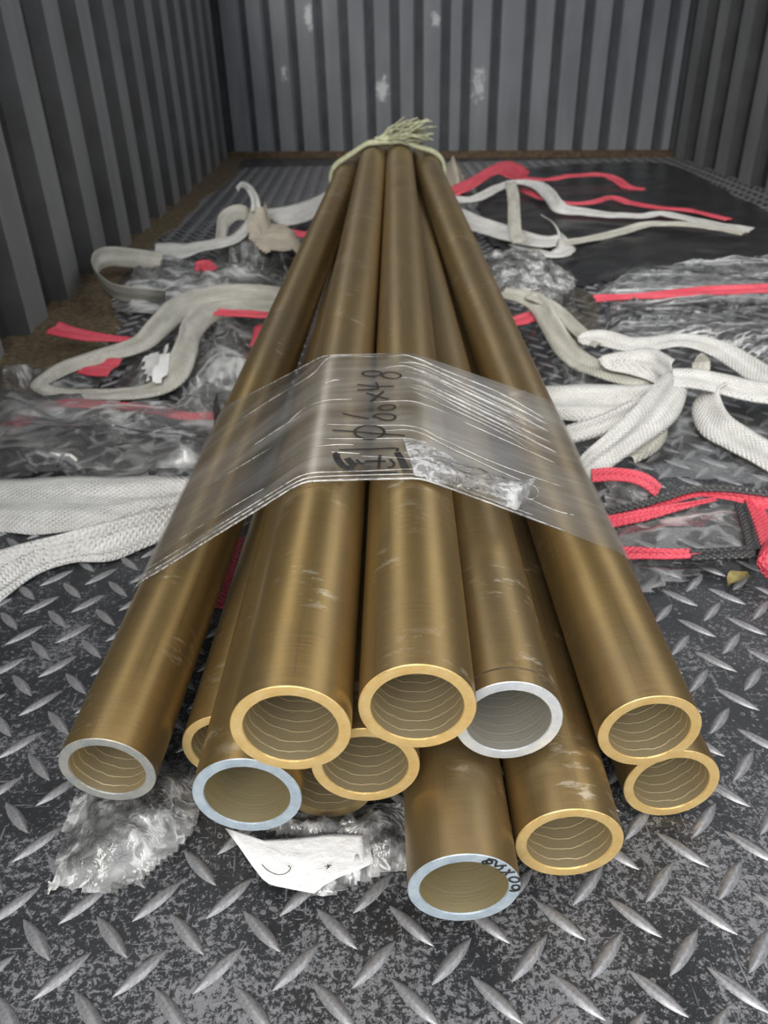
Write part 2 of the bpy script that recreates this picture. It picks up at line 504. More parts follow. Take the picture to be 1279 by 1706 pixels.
tag(mb.build('raised_bars', M['lug'], fl), kind='stuff')

# back wall: recessed sheet with raised panels
BA, BB = Vector((-0.5935, 3.789, 0)), Vector((1.238, 3.424, 0))
bd = (BB - BA); BL = bd.length; bd.normalize()
bn = Vector((bd.y, -bd.x, 0))            # towards the camera
wb_v = []
for s in (-0.06, BL + 0.06):
    for off in (0.0, -0.05):
        for z in (-0.04, ZR):
            p = BA + bd * s + bn * off
            wb_v.append((p.x, p.y, z))
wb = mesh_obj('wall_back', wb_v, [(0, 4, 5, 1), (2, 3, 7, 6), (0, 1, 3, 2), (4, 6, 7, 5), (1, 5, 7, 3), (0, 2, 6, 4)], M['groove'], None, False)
tag(wb, 'grey painted corrugated steel end wall with dark grooves', kind='structure')
GX = (-0.595, -0.485, -0.386, -0.28, -0.169, -0.067, 0.037, 0.139, 0.234, 0.341, 0.424, 0.537, 0.665, 0.773, 0.884, 0.986, 1.095, 1.193, 1.262)
def panel(name, base, along, out, width, sl, hgt, z0, z1, mat, parent):
    """raised strip with slanted flanks, from base along 'along', standing out along 'out'"""
    prof = [(0, -0.004), (sl, hgt), (width - sl, hgt), (width, -0.004)]
    vs = []
    for z in (z0, z1):
        for (s, h) in prof:
            p = base + along * s + out * h
            vs.append((p.x, p.y, z))
    fs = [(0, 1, 5, 4), (1, 2, 6, 5), (2, 3, 7, 6), (0, 4, 7, 3), (3, 2, 1, 0), (4, 5, 6, 7)]
    return mesh_obj(name, vs, fs, mat, parent, False)
GX = [0.981 * g for g in GX]
for a, b in zip(GX[:-1], GX[1:]):
    s0 = (a - BA.x) / bd.x + 0.011
    s1 = (b - BA.x) / bd.x - 0.011
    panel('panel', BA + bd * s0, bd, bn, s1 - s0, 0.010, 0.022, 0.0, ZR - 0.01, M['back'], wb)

# side walls: dark sheets with raised ribs
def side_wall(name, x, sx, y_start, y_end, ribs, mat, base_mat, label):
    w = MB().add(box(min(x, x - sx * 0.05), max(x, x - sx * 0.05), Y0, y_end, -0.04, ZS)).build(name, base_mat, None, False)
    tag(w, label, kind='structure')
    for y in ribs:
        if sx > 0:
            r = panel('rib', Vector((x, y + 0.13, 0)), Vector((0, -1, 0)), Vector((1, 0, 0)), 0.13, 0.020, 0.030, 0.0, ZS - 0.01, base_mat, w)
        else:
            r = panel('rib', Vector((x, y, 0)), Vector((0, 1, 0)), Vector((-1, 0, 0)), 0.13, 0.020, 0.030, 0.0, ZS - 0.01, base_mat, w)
        r.data.materials.append(mat)                 # raised face lighter: light on the ribs put into colour
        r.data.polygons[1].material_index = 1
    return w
XL, XR = -0.620, 1.2655
side_wall('wall_left', XL, 1, Y0, 3.95, [1.525 + 0.204 * k for k in range(-9, 11)], M['side'], M['side_shade'],
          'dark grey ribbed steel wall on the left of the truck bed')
side_wall('wall_right', XR, -1, Y0, 3.95, [2.865 + 0.204 * k for k in range(-15, 3)], M['side'], M['side_shade'],
          'dark blue-grey ribbed steel wall on the right of the truck bed')
rf = MB().add(box(-0.69, 1.35, 0.2, 3.95, ZR, ZR + 0.04)).build('added_roof', M['roof'], None, False)  # unseen roof, added so the pipe tops reflect something dark
tag(rf, 'unseen grey roof added over the truck bed above its low side walls', kind='structure')
# rusty foot rail along the end wall
def foot_rail():
    vs = []
    for s in (0.0, BL):
        for (o, z) in ((0.022, 0.0), (0.040, 0.0), (0.036, 0.022), (0.022, 0.026)):
            p = BA + bd * s + bn * o
            vs.append((p.x, p.y, z))
    o = mesh_obj('trim_1', vs, [(0, 1, 2, 3), (7, 6, 5, 4), (0, 4, 5, 1), (1, 5, 6, 2), (2, 6, 7, 3), (3, 7, 4, 0)], M['rust'], None, False)
    tag(o, 'rusty low rail along the foot of the end wall', kind='structure')
foot_rail()
gp = mesh_obj('pavement', [(-40, -40, -1.1), (40, -40, -1.1), (40, 40, -1.1), (-40, 40, -1.1)], [(0, 1, 2, 3)], M['asphalt'], None, False)
tag(gp, 'grey yard pavement outside the truck', kind='structure')

def dirt_strip():
    vs, fs = [], []
    ny, nx = 180, 9
    for j in range(ny):
        y = 1.0 + (3.82 - 1.0) * j / (ny - 1)
        wdt = 0.055 + 0.055 * noise.noise(Vector((0.3, y * 4, 0))) + (0.05 if y < 1.9 else 0.0)
        for i in range(nx):
            u = i / (nx - 1)
            x = XL + 0.001 + u * (0.045 + max(0.015, wdt))
            z = 0.016 * (1 - u) ** 0.8 * (0.7 + 0.6 * noise.noise(Vector((x * 40, y * 40, 3)))) + 0.006 * (1 - u) * abs(noise.noise(Vector((x * 160, y * 160, 7)))) + (0.0004 if i < nx - 1 else -0.001)
            vs.append((x, y, max(z, 0.0003 if i < nx - 1 else -0.001)))
    for j in range(ny - 1):
        for i in range(nx - 1):
            a = j * nx + i
            fs.append((a, a + 1, a + nx + 1, a + nx))
    o = mesh_obj('dirt', vs, fs, M['dirt'])
    tag(o, 'strip of brown dirt and rust along the foot of the left wall', 'dirt', kind='stuff')
dirt_strip()

# ------------------------------------------------------------------ the brass pipes
R, RI = 0.03, 0.0233
PIPES = {
    'A': ((-0.1701, 0.3333, 0.0537), (-0.0364, 2.0, 0.1685)),
    'B': ((-0.1052, 0.3691, 0.0305), (-0.0262, 2.0, 0.0396)),
    'C': ((-0.0759, 0.2882, 0.0809), (-0.0106, 2.0, 0.1007)),
    'D': ((-0.0459, 0.2762, 0.1432), (0.0198, 2.0, 0.2000)),
    'E': ((-0.0108, 0.2970, 0.0913), (0.0368, 2.0, 0.1395)),
    'F': ((0.0172, 0.2871, 0.1440), (0.0805, 2.0, 0.2009)),
    'G': ((0.0689, 0.3087, 0.1094), (0.0979, 2.0, 0.1341)),
    'H': ((0.0396, 0.2507, 0.0478), (0.0626, 2.0, 0.0846)),
    'I': ((0.1008, 0.2747, 0.0487), (0.1437, 2.0, 0.0941)),
    'J': ((0.1538, 0.3190, 0.0862), (0.1412, 2.0, 0.1804)),
    'K': ((0.1785, 0.3270, 0.0305), (0.1592, 2.0, 0.0305)),
    'L': ((-0.0377, 0.3349, 0.0305), (0.0341, 2.0, 0.0305)),
}
PINFO = {
    'A': ('cut_dull', 'bore', 'outermost left brass pipe with a dull grey cut end above the crumpled clear wrap'),
    'B': ('cut', 'bore', 'brass pipe whose yellow cut end only peeks out behind the blue-grey rimmed pipe'),
    'C': ('cut_silver', 'bore_plain', 'brass pipe with a wide blue-grey cut end just above the white paper label'),
    'D': ('cut', 'bore', 'yellow-ended brass pipe on top of the blue-grey rimmed pipe, left of the top pair'),
    'E': ('cut', 'bore', 'brass pipe whose yellow cut end is tucked below and between the two top pipes'),
    'F': ('cut', 'bore', 'highest brass pipe with yellow cut end, next to the silver-white rimmed pipe'),
    'G': ('cut_white', 'bore_grey', 'brass pipe with a bright silver-white cut end and a scored line near its rim'),
    'H': ('cut_silver', 'bore_plain', 'foremost brass pipe, pale blue cut end marked in black handwriting'),
    'I': ('cut', 'bore', 'brass pipe with golden cut end and bold bore rings beside the handwritten one'),
    'J': ('cut', 'bore', 'brass pipe with yellow cut end lying on top of the outermost right pipe'),
    'K': ('cut', 'bore', 'outermost right brass pipe, yellow cut end, lying on the floor under another pipe'),
    'L': ('cut_shaded', 'bore', 'shaded brass pipe low on the floor behind the white paper label'),
}
def lathe(prof, seg=72, close=False):
    vs, fs = [], []
    for (r, z) in prof:
        for k in range(seg):
            a = 2 * math.pi * k / seg
            vs.append((r * math.cos(a), r * math.sin(a), z))
    n = len(prof)
    for i in range(n - 1 if not close else n):
        i2 = (i + 1) % n
        for k in range(seg):
            k2 = (k + 1) % seg
            fs.append((i * seg + k, i * seg + k2, i2 * seg + k2, i2 * seg + k))
    return vs, fs
PAX = {}
for k, (nr, fr) in PIPES.items():
    nr, fr = Vector(nr), Vector(fr)
    d = (fr - nr).normalized()
    Lp = (2.05 - nr.y) / d.y
    PAX[k] = (nr, d)
    cutm, borem, lab = PINFO[k]
    c = 0.0005
    zs = [c + 0.0004] + [Lp * t for t in (0.1, 0.25, 0.5, 0.75, 0.95)] + [Lp - c]
    prof = [(R - c, 0.0)] + [(R, z) for z in zs] + [(R - c, Lp), (RI + c, Lp), (RI, Lp - c)]
    v, f = lathe(prof)
    o = mesh_obj('brass_pipe', v, f, M['body'])
    xa = d.cross(Vector((0, 0, 1))).normalized()
    ya = d.cross(xa)
    o.matrix_world = Matrix(((xa.x, ya.x, d.x, nr.x), (xa.y, ya.y, d.y, nr.y), (xa.z, ya.z, d.z, nr.z), (0, 0, 0, 1)))
    tag(o, lab, 'pipe', 'brass pipes in the tied bundle')
    # sawn end ring with slightly rough edges
    rv, rfs = [], []
    seg = 96
    for q, (rr, z) in enumerate(((RI + 0.0002, 0.0009), (RI + 0.0006, 0.0), (0.5 * (R + RI), -0.0001), (R - c, 0.0), (R - 0.0001, c))):
        for s in range(seg):
            a = 2 * math.pi * s / seg
            jit = 0.00018 * noise.noise(Vector((math.cos(a) * 9, math.sin(a) * 9, q + ord(k)))) if q in (1, 3) else 0
            rv.append(((rr + jit) * math.cos(a), (rr + jit) * math.sin(a), z))
    for q in range(4):
        for s in range(seg):
            s2 = (s + 1) % seg
            rfs.append((q * seg + s, (q + 1) * seg + s, (q + 1) * seg + s2, q * seg + s2))
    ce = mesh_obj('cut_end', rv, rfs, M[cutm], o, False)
    v, f = lathe([(RI + 0.0002, 0.0009)] + [(RI, z) for z in (0.004, 0.03, 0.1, 0.3, Lp * 0.6, Lp - c)])
    mesh_obj('bore', v, [tuple(reversed(q)) for q in f], M[borem], o)
    if k in 'CGHA': ce['label'] = {'C': 'blue-grey sawn ring', 'G': 'silver-white sawn ring', 'H': 'pale blue sawn ring', 'A': 'dull grey sawn ring'}[k]
    if k == 'H': HOBJ = o
    if k == 'G':
        # scored line just behind the rim
        v, f = lathe([(R - 0.0002, 0.0098), (R + 0.0003, 0.0104), (R + 0.0003, 0.0110), (R - 0.0002, 0.0116)])
        mesh_obj('scored_line', v, f, M['rust'], o)

def stroke_ribbon(mb, pts, nrm, w, lift=0.0002):
    """a flat ink stroke along 3D points"""
    P = [Vector(p) for p in pts]
    b = len(mb.v)
    for i, p in enumerate(P):
        t = (P[min(i + 1, len(P) - 1)] - P[max(i - 1, 0)])
        if t.length < 1e-9: t = Vector((1, 0, 0))
        t.normalize()
        n = nrm[i] if isinstance(nrm, list) else nrm
        s = n.cross(t).normalized()
        mb.v.append(p + n * lift + s * (w / 2)); mb.v.append(p + n * lift - s * (w / 2))
    for i in range(len(P) - 1):
        mb.f.append((b + 2 * i, b + 2 * i + 1, b + 2 * i + 3, b + 2 * i + 2))

def ell(cx, cy, rx, ry, a0=0, a1=360, n=20, rot=0):
    out = []
    cr, sr = math.cos(math.radians(rot)), math.sin(math.radians(rot))
    for i in range(n + 1):
        a = math.radians(a0 + (a1 - a0) * i / n)
        x, y = rx * math.cos(a), ry * math.sin(a)
        out.append((cx + x * cr - y * sr, cy + x * sr + y * cr))
    return out

# black marker "60X48" on the end ring of the foremost pipe
hn, hd = PAX['H']
def on_ring(px, py):
    d = ray(px, py)
    return CAM + d * ((hn - CAM).dot(hd) / d.dot(hd))
mb = MB()
for st, w in (
    (ell(842, 935, 68, 42) , 1.0), ([(905, 940), (880, 985), (800, 1000), (728, 988)], 1.0),
    (ell(815, 797, 92, 45, rot=4), 1.0),
    ([(562, 665), (650, 672), (740, 668), (832, 660)], 1.0), ([(738, 612), (700, 670), (648, 724)], 1.0),
    ([(680, 548), (600, 548), (500, 556), (476, 560), (488, 510), (505, 462)], 1.0), ([(522, 622), (580, 606), (606, 575), (580, 545)], 1.0),
    (ell(370, 480, 50, 34, rot=10), 1.2), (ell(290, 490, 38, 24), 1.0), ([(345, 425), (420, 440), (500, 452)], 1.0)):
    pts = catmull(st, len(st) * 3) if len(st) < 12 else st
    P = [on_ring(780 + x / 10.66, 1390 + y / 10.66) for x, y in pts]
    stroke_ribbon(mb, P, -hd, 0.0013 * w, 0.00035)
hw = mb.build('handwriting', M['ink'])
hw.parent = HOBJ
hw.matrix_parent_inverse = HOBJ.matrix_world.inverted()
tag(hw, 'black marker writing 60X48')

# ------------------------------------------------------------------ the clear film band round the bundle
def section(y, rad):
    pts = []
    for k, (n, d) in PAX.items():
        c = n + d * ((y - n.y) / d.y)
        for a in range(48):
            an = 2 * math.pi * a / 48
            pts.append((c.x + rad * 1.004 * math.cos(an), c.z + rad * math.sin(an)))
    pts = sorted(set(pts))
    def half(ps):
        h = []
        for p in ps:
            while len(h) > 1 and (h[-1][0] - h[-2][0]) * (p[1] - h[-2][1]) - (h[-1][1] - h[-2][1]) * (p[0] - h[-2][0]) >= 0: h.pop()
            h.append(p)
        return h
    up = half(pts)                        # upper hull left to right
    low = half([(x, -z) for x, z in pts]) # lower hull mirrored, left to right
    low = [(x, -z) for x, z in low]
    # add the flanks below the widest points
    left = [p for p in low if p[0] < up[0][0] + 0.018][::-1]
    right = [p for p in low if p[0] > up[-1][0] - 0.018][::-1]
    path = left[:-1] + up + right[1:]
    P = np.array(path)
    s = np.r_[0, np.cumsum(np.hypot(*np.diff(P, axis=0).T))]
    return P, s
BN = 110
def hull_pt(u, y, rad=0.0316):
    P, s = HC.setdefault((round(y, 4), rad), None) or HC.__setitem__((round(y, 4), rad), section(round(y, 4), rad)) or HC[(round(y, 4), rad)]
    q = u * s[-1]
    return Vector((float(np.interp(q, s, P[:, 0])), y, float(np.interp(q, s, P[:, 1]))))
HC = {}
xD = (PAX['D'][0] + PAX['D'][1] * 0.3).x
xF = (PAX['F'][0] + PAX['F'][1] * 0.3).x
def band_y(u, v):
    """y along the bundle at hull parameter u (left to right) and band parameter v (0 near edge, 1 far edge)"""
    x = hull_pt(u, 0.6).x
    lo = float(np.interp(x, [-0.187, xD - 0.01, xF + 0.01, 0.205], [0.484, 0.460, 0.459, 0.451]))
    hi = float(np.interp(x, [-0.187, xD - 0.01, xF + 0.01, 0.205], [0.772, 0.687, 0.683, 0.697]))
    return lo + (hi - lo) * v
def band_pt(u, v, rad=0.0316):
    return hull_pt(u, round(band_y(u, v) / 0.004) * 0.004 if False else band_y(u, v), rad)
NV = 14
bv, bf = [], []
# sections are sampled on a fine y grid to stay quick
YG = np.linspace(0.40, 0.90, 41)
SEC = {}
def fast_pt(u, y, rad=0.0316):
    key = rad
    if key not in SEC:
        SEC[key] = np.array([[tuple(hull_pt(uu, float(yy), rad)) for uu in np.linspace(0, 1, 241)] for yy in YG])
    G = SEC[key]
    fy = (y - YG[0]) / (YG[1] - YG[0]); j = int(max(0, min(len(YG) - 2, math.floor(fy)))); ty = fy - j
    fu = u * 240; i = int(max(0, min(239, math.floor(fu)))); tu = fu - i
    p = (G[j, i] * (1 - tu) + G[j, i + 1] * tu) * (1 - ty) + (G[j + 1, i] * (1 - tu) + G[j + 1, i + 1] * tu) * ty
    return Vector((p[0], y, p[2]))
for i in range(BN + 1):
    u = i / BN
    for j in range(NV + 1):
        bv.append(fast_pt(u, band_y(u, j / NV)))
for i in range(BN):
    for j in range(NV):
        a = i * (NV + 1) + j
        bf.append((a, a + 1, a + NV + 2, a + NV + 1))
band = mesh_obj('film_band', bv, bf, M['band'])
tag(band, 'clear stretch film band wrapped round the brass pipes with black handwriting on it', 'wrap')
BVH = BVHTree.FromPolygons([tuple(v) for v in bv], bf)
def on_band(px, py, lift=0.0):
    d = ray(px, py).normalized()
    h = BVH.ray_cast(CAM, d)
    if h[0] is None:
        return None, None
    n = h[1] if h[1].dot(d) < 0 else -h[1]
    return h[0] + n * lift, n
def on_band_path(st, n, lift):
    P, Nn = [], []
    for x, y in (catmull(st, n) if len(st) < 14 else st):
        p, nn = on_band(x, y, lift)
        if p is not None:
            P.append(p); Nn.append(nn)
    return P, Nn
# creases: taut folds round the bundle, their glints put into white tubes (photo pixels along each)
CREASES = [
    [(645, 595), (682, 594), (740, 618), (830, 655), (905, 697)],
    [(638, 614), (680, 612), (745, 640), (830, 678), (918, 722)],
    [(660, 605), (700, 608), (760, 635), (840, 670), (912, 708)],
    [(650, 632), (690, 632), (750, 660), (835, 700), (925, 742)],
    [(690, 640), (760, 672), (840, 712), (930, 757)],
    [(620, 671), (680, 669), (715, 678), (745, 690)],
    [(770, 703), (830, 730), (930, 775)],
    [(540, 708), (620, 710), (690, 712), (740, 735), (830, 775), (945, 815)],
    [(636, 719), (690, 719), (750, 748), (840, 790), (900, 815)],
    [(540, 732), (620, 732), (680, 732), (710, 742)],
    [(524, 745), (560, 742), (590, 742)],
    [(600, 761), (660, 764), (700, 770), (740, 790)],
    [(550, 754), (600, 757)],
    [(672, 755), (705, 759)],
    [(540, 640), (555, 635), (566, 634)],
    [(480, 705), (510, 680), (545, 668), (586, 666)],
    [(420, 745), (470, 712), (500, 694)],
    [(330, 820), (400, 778), (450, 748)],
    [(290, 905), (380, 850), (440, 815)],
    [(400, 700), (455, 665), (520, 625), (553, 596), (632, 595)],
    [(860, 822), (920, 850), (958, 860)],
    [(985, 908), (1020, 924), (1040, 942)],
]
for k in range(9):                                   # the tight bunch of folds on the right flank
    dy = -4 + 6.5 * k
    CREASES.insert(5, [(672 + 6 * (k % 3), 603 + dy), (712 + 3 * (k % 4), 614 + dy + 2), (775, 643 + dy + 2), (845, 676 + dy + 3), (895 - 7 * (k % 3), 700 + dy + 2)])
for ci, cr in enumerate(CREASES):
    P, Nn = on_band_path(cr, max(8, len(cr) * 6), 0.0006)
    if len(P) < 4: continue
    rr = 0.00075 if ci < 5 else (0.00042 if ci < 14 else 0.0005)
    v, f = tube(P, rr, 5, lambda t: 0.25 + 0.75 * math.sin(math.pi * min(1, max(0, t))) ** 0.5)
    mesh_obj('crease', v, f, M['crease'], band)
for (v0, u0, u1, rr) in ((0.0, 0.085, 0.70, 0.0009), (0.025, 0.09, 0.66, 0.0006), (0.05, 0.10, 0.60, 0.0005), (0.985, 0.10, 0.45, 0.0005)):
    P = []
    for u in np.linspace(u0, u1, 70):
        p = fast_pt(u, band_y(u, v0 + 0.006 * noise.noise(Vector((u * 9, v0 * 50, 0)))))
        q = fast_pt(u, band_y(u, v0), 0.0326)
        P.append((p.x + (q.x - p.x) * 0.9, p.y, p.z + (q.z - p.z) * 0.9))
    v, f = tube(P, rr, 6, lambda t: 0.3 + 0.7 * math.sin(math.pi * min(1, max(0, t))) ** 0.4)
    mesh_obj('crease', v, f, M['crease'], band)
# handwriting on the film (strokes in a 2.907x crop of the photograph at 480, 580)
HWS = [
    ell(405, 127, 46, 13), ell(500, 136, 46, 15, rot=3),
    [(335, 180), (420, 189), (512, 189)], [(335, 206), (390, 204), (436, 200)], [(425, 168), (432, 185), (436, 200)],
    [(378, 222), (430, 236), (486, 252)], [(462, 213), (430, 238), (400, 262)],
    ell(478, 292, 40, 13, rot=-4),
    [(412, 338), (425, 325), (470, 322), (512, 330), (516, 345), (490, 354), (455, 350), (430, 340), (412, 338)],
    [(263, 320), (320, 334), (392, 346)],
    ell(393, 411, 72, 33), [(215, 402), (330, 410), (450, 420), (566, 428)],
    [(248, 498), (380, 494), (520, 490), (524, 506)], [(232, 508), (228, 528), (240, 546)], [(268, 601), (400, 606), (526, 609)],
    [(445, 522), (440, 560), (438, 588)], [(370, 553), (420, 552), (472, 553)],
    [(492, 543), (512, 562), (505, 580), (482, 582)], [(330, 545), (350, 562), (368, 566)],
]
HWT = [[(526, 510), (548, 545), (572, 592)], [(284, 538), (312, 566), (330, 572)], [(258, 572), (290, 586), (312, 578)], [(232, 515), (238, 540), (262, 574)]]
mb = MB()
for lst, w in ((HWS, 0.0021), (HWT, 0.0050)):
    for st in lst:
        pts = [(480 + x / 2.907, 580 + y / 2.907) for x, y in st]
        P, Nn = on_band_path(pts, max(8, len(pts) * 4), 0.0)
        stroke_ribbon(mb, P, Nn, w, 0.0009)
tag(mb.build('handwriting', M['ink'], band), 'black marker writing across the film band')
# crumpled end of the film, twisted into a tail
up_e = [(672, 733), (700, 737), (740, 760), (790, 782), (840, 806), (876, 815)]
lo_e = [(690, 795), (712, 802), (750, 822), (800, 845), (845, 858), (872, 842)]
A = catmull(up_e, 34); B = catmull(lo_e, 34)
tv, tf = [], []
for i in range(34):
    s = i / 33
    for j in range(13):
        w = j / 12
        x, y = A[i] * (1 - w) + B[i] * w
        p, n = on_band(x, y)
        if p is None:
            q = BVH.find_nearest(CAM + ray(x, y) * 0.45)
            p, n = q[0], (q[1] if q[1].z > 0 else -q[1])
        r = noise.noise(Vector((s * 9, w * 7, 1.7))) + 0.6 * noise.noise(Vector((s * 24, w * 16, 4.1)))
        lift = 0.0012 + (0.006 + 0.006 * s) * math.sin(math.pi * w) * s * 1.2 + 0.0035 * abs(r) * (0.3 + s)
        tv.append(p + n * lift)
for i in range(33):
    for j in range(12):
        a = i * 13 + j
        tf.append((a, a + 1, a + 14, a + 13))
tail = mesh_obj('twisted_tail', tv, tf, M['film_milky'], band)
tag(tail, 'crumpled milky end of the film')
lp = []
for a in range(15):
    an = math.radians(150 - a * 22)
    p, n = on_band(880 + 12 * math.cos(an), 828 - 12 * math.sin(an), 0.004)
    if p: lp.append(p)
v, f = tube(lp, 0.0007, 5)
mesh_obj('film_loop', v, f, M['crease'], band)

# ------------------------------------------------------------------ twine tied round the far end of the bundle
tw = empty('binding_twine', (0.05, 1.93, 0.10))
tag(tw, 'greenish straw twine tied round the far end of the pipes with a frayed knot', 'twine')
def child_abs(o, parent):
    o.parent = parent
    o.matrix_parent_inverse = Matrix.Translation(parent.location).inverted()
    return o
for q, (yy, rr, ph) in enumerate(((1.93, 0.0055, 0.0), (1.945, 0.005, 1.3), (1.918, 0.0045, 2.2))):
    P, s = section(yy, 0.0368)
    pts = []
    for u in np.linspace(0.02, 0.98, 90):
        x = np.interp(u * s[-1], s, P[:, 0]); z = np.interp(u * s[-1], s, P[:, 1])
        pts.append((x, yy + 0.006 * math.sin(u * 9 + ph), z + 0.002 * noise.noise(Vector((u * 20, q, 0)))))
    v, f = tube(pts, rr, 6)
    child_abs(mesh_obj('twine_loop', v, f, M['twine']), tw)
kp = PAX['F'][0] + PAX['F'][1] * ((1.93 - PAX['F'][0].y) / PAX['F'][1].y) + Vector((0.0, 0, 0.036))
mb = MB()
for q in range(70):
    a0 = Vector((random.uniform(-0.05, 0.01), random.uniform(-0.012, 0.012), random.uniform(-0.002, 0.008)))
    ang = random.uniform(-0.1, 0.75)
    ln = random.uniform(0.05, 0.085)
    e = a0 + Vector((math.cos(ang) * ln, random.uniform(-0.02, 0.02), math.sin(ang) * ln * 0.85))
    mid = (a0 + e) / 2 + Vector((random.uniform(-.008, .008), random.uniform(-.008, .008), random.uniform(0.0, .012)))
    mb.add(tube(catmull([kp + a0, kp + mid, kp + e], 6), random.uniform(0.0012, 0.0022), 4))
fr = child_abs(mb.build('frayed_ends', M['twine']), tw)
tag(fr, 'tuft of frayed straw ends', kind='stuff')
kv = []
kb = bmesh.new()
bmesh.ops.create_icosphere(kb, subdivisions=3, radius=1.0)
for vtx in kb.verts:
    n = 1 + 0.25 * noise.noise(vtx.co * 2.4) + 0.12 * noise.noise(vtx.co * 6)
    vtx.co = Vector((vtx.co.x * 0.034 * n, vtx.co.y * 0.014 * n, vtx.co.z * 0.012 * n)) + kp + Vector((-0.022, 0, 0.004))
kme = bpy.data.meshes.new('knot'); kb.to_mesh(kme); kb.free(); kme.materials.append(M['twine'])
ko = bpy.data.objects.new('knot', kme); COL.objects.link(ko); child_abs(ko, tw)

# ------------------------------------------------------------------ straps and tapes
def ribbon(L, Rr, th=0.0014, pleat=0.0018, npl=2.5, nx=10, seed=0, zmin=0.0022):
    """closed strip between two edge curves; UV in metres"""
    n = len(L)
    top, uv = [], []
    run = 0.0
    for i in range(n):
        l, r = Vector(L[i]), Vector(Rr[i])
        if i: run += ((l + r) / 2 - (Vector(L[i - 1]) + Vector(Rr[i - 1])) / 2).length
        wv = r - l
        tg = (Vector(L[min(i + 1, n - 1)]) + Vector(Rr[min(i + 1, n - 1)]) - Vector(L[max(i - 1, 0)]) - Vector(Rr[max(i - 1, 0)]))
        nn = wv.cross(tg)
        nn = nn.normalized() if nn.length > 1e-12 else Vector((0, 0, 1))
        if nn.z < 0: nn = -nn
        for j in range(nx + 1):
            u = j / nx
            off = pleat * math.sin(npl * math.pi * u + 1.5 * noise.noise(Vector((run * 6, seed, 0)))) * math.sin(math.pi * u) ** 0.4
            off += pleat * 0.9 * noise.noise(Vector((run * 3.5, u * 4.5, seed + 9.0)))
            off += 0.0018 * noise.noise(Vector((run * 22, u * 2.2, seed + 5.0))) + pleat * 0.8 * math.sin(math.pi * u)
            p = l + wv * u + nn * off
            if p.z < zmin: p.z = zmin + 0.0002 * j / nx
            top.append((p, nn))
            uv.append((u * wv.length, run))
    vs = [p for p, _ in top] + [p - nn * th for p, nn in top]
    N1 = len(top)
    fs = []
    w = nx + 1
    for i in range(n - 1):
        for j in range(nx):
            a = i * w + j
            fs.append((a, a + 1, a + w + 1, a + w))
            fs.append((N1 + a, N1 + a + w, N1 + a + w + 1, N1 + a + 1))
        a = i * w
        fs.append((a, a + w, N1 + a + w, N1 + a))
        a = i * w + nx
        fs.append((a, N1 + a, N1 + a + w, a + w))
    for j in range(nx):
        fs.append((j, N1 + j, N1 + j + 1, j + 1))
        a = (n - 1) * w + j
        fs.append((a, a + 1, N1 + a + 1, N1 + a))
    return vs, fs, uv + uv
SEED = [0]
def edge_strip(name, rows, mat, label, cat, group=None, n=60, parent=None, **kw):
    """rows: (xl, yl, zl, xr, yr, zr) pixels and heights of both edges"""
    SEED[0] += 1
    C = catmull(rows, n)
    L = [at(r[0], r[1], max(r[2], 0.0015)) for r in C]
    Rr = [at(r[3], r[4], max(r[5], 0.0015)) for r in C]
    v, f, uv = ribbon(L, Rr, seed=SEED[0], **kw)
    o = mesh_obj(name, v, f, M[mat], parent, True, uv)
    if parent is None: tag(o, label, cat, group)
    return o
def path_strip(name, rows, width, mat, label, cat, group=None, n=70, parent=None, taper=None, **kw):
    """rows: (x, y, z, roll in degrees) along the centre line; true width"""
    SEED[0] += 1
    C = catmull(rows, n)
    P = [at(r[0], r[1], max(r[2], 0.0015)) for r in C]
    L, Rr = [], []
    for i, p in enumerate(P):
        t = (P[min(i + 2, n - 1)] - P[max(i - 2, 0)]).normalized()
        h = Vector((0, 0, 1)).cross(t)
        if h.length < 0.2:
            h = h + Vector((1, 0, 0)) * 0.2
        h.normalize()
        upv = t.cross(h).normalized()
        a = math.radians(C[i][3])
        wd = h * math.cos(a) + upv * math.sin(a)
        ww = width * (1 if taper is None else float(np.interp(i / (n - 1), *zip(*taper))))
        L.append(p - wd * ww / 2); Rr.append(p + wd * ww / 2)
    v, f, uv = ribbon(L, Rr, seed=SEED[0], **kw)
    o = mesh_obj(name, v, f, M[mat], parent, True, uv)
    if parent is None: tag(o, label, cat, group)
    return o
GS, GP = 'white woven straps lying around the pipes', 'pink woven tapes among the straps'
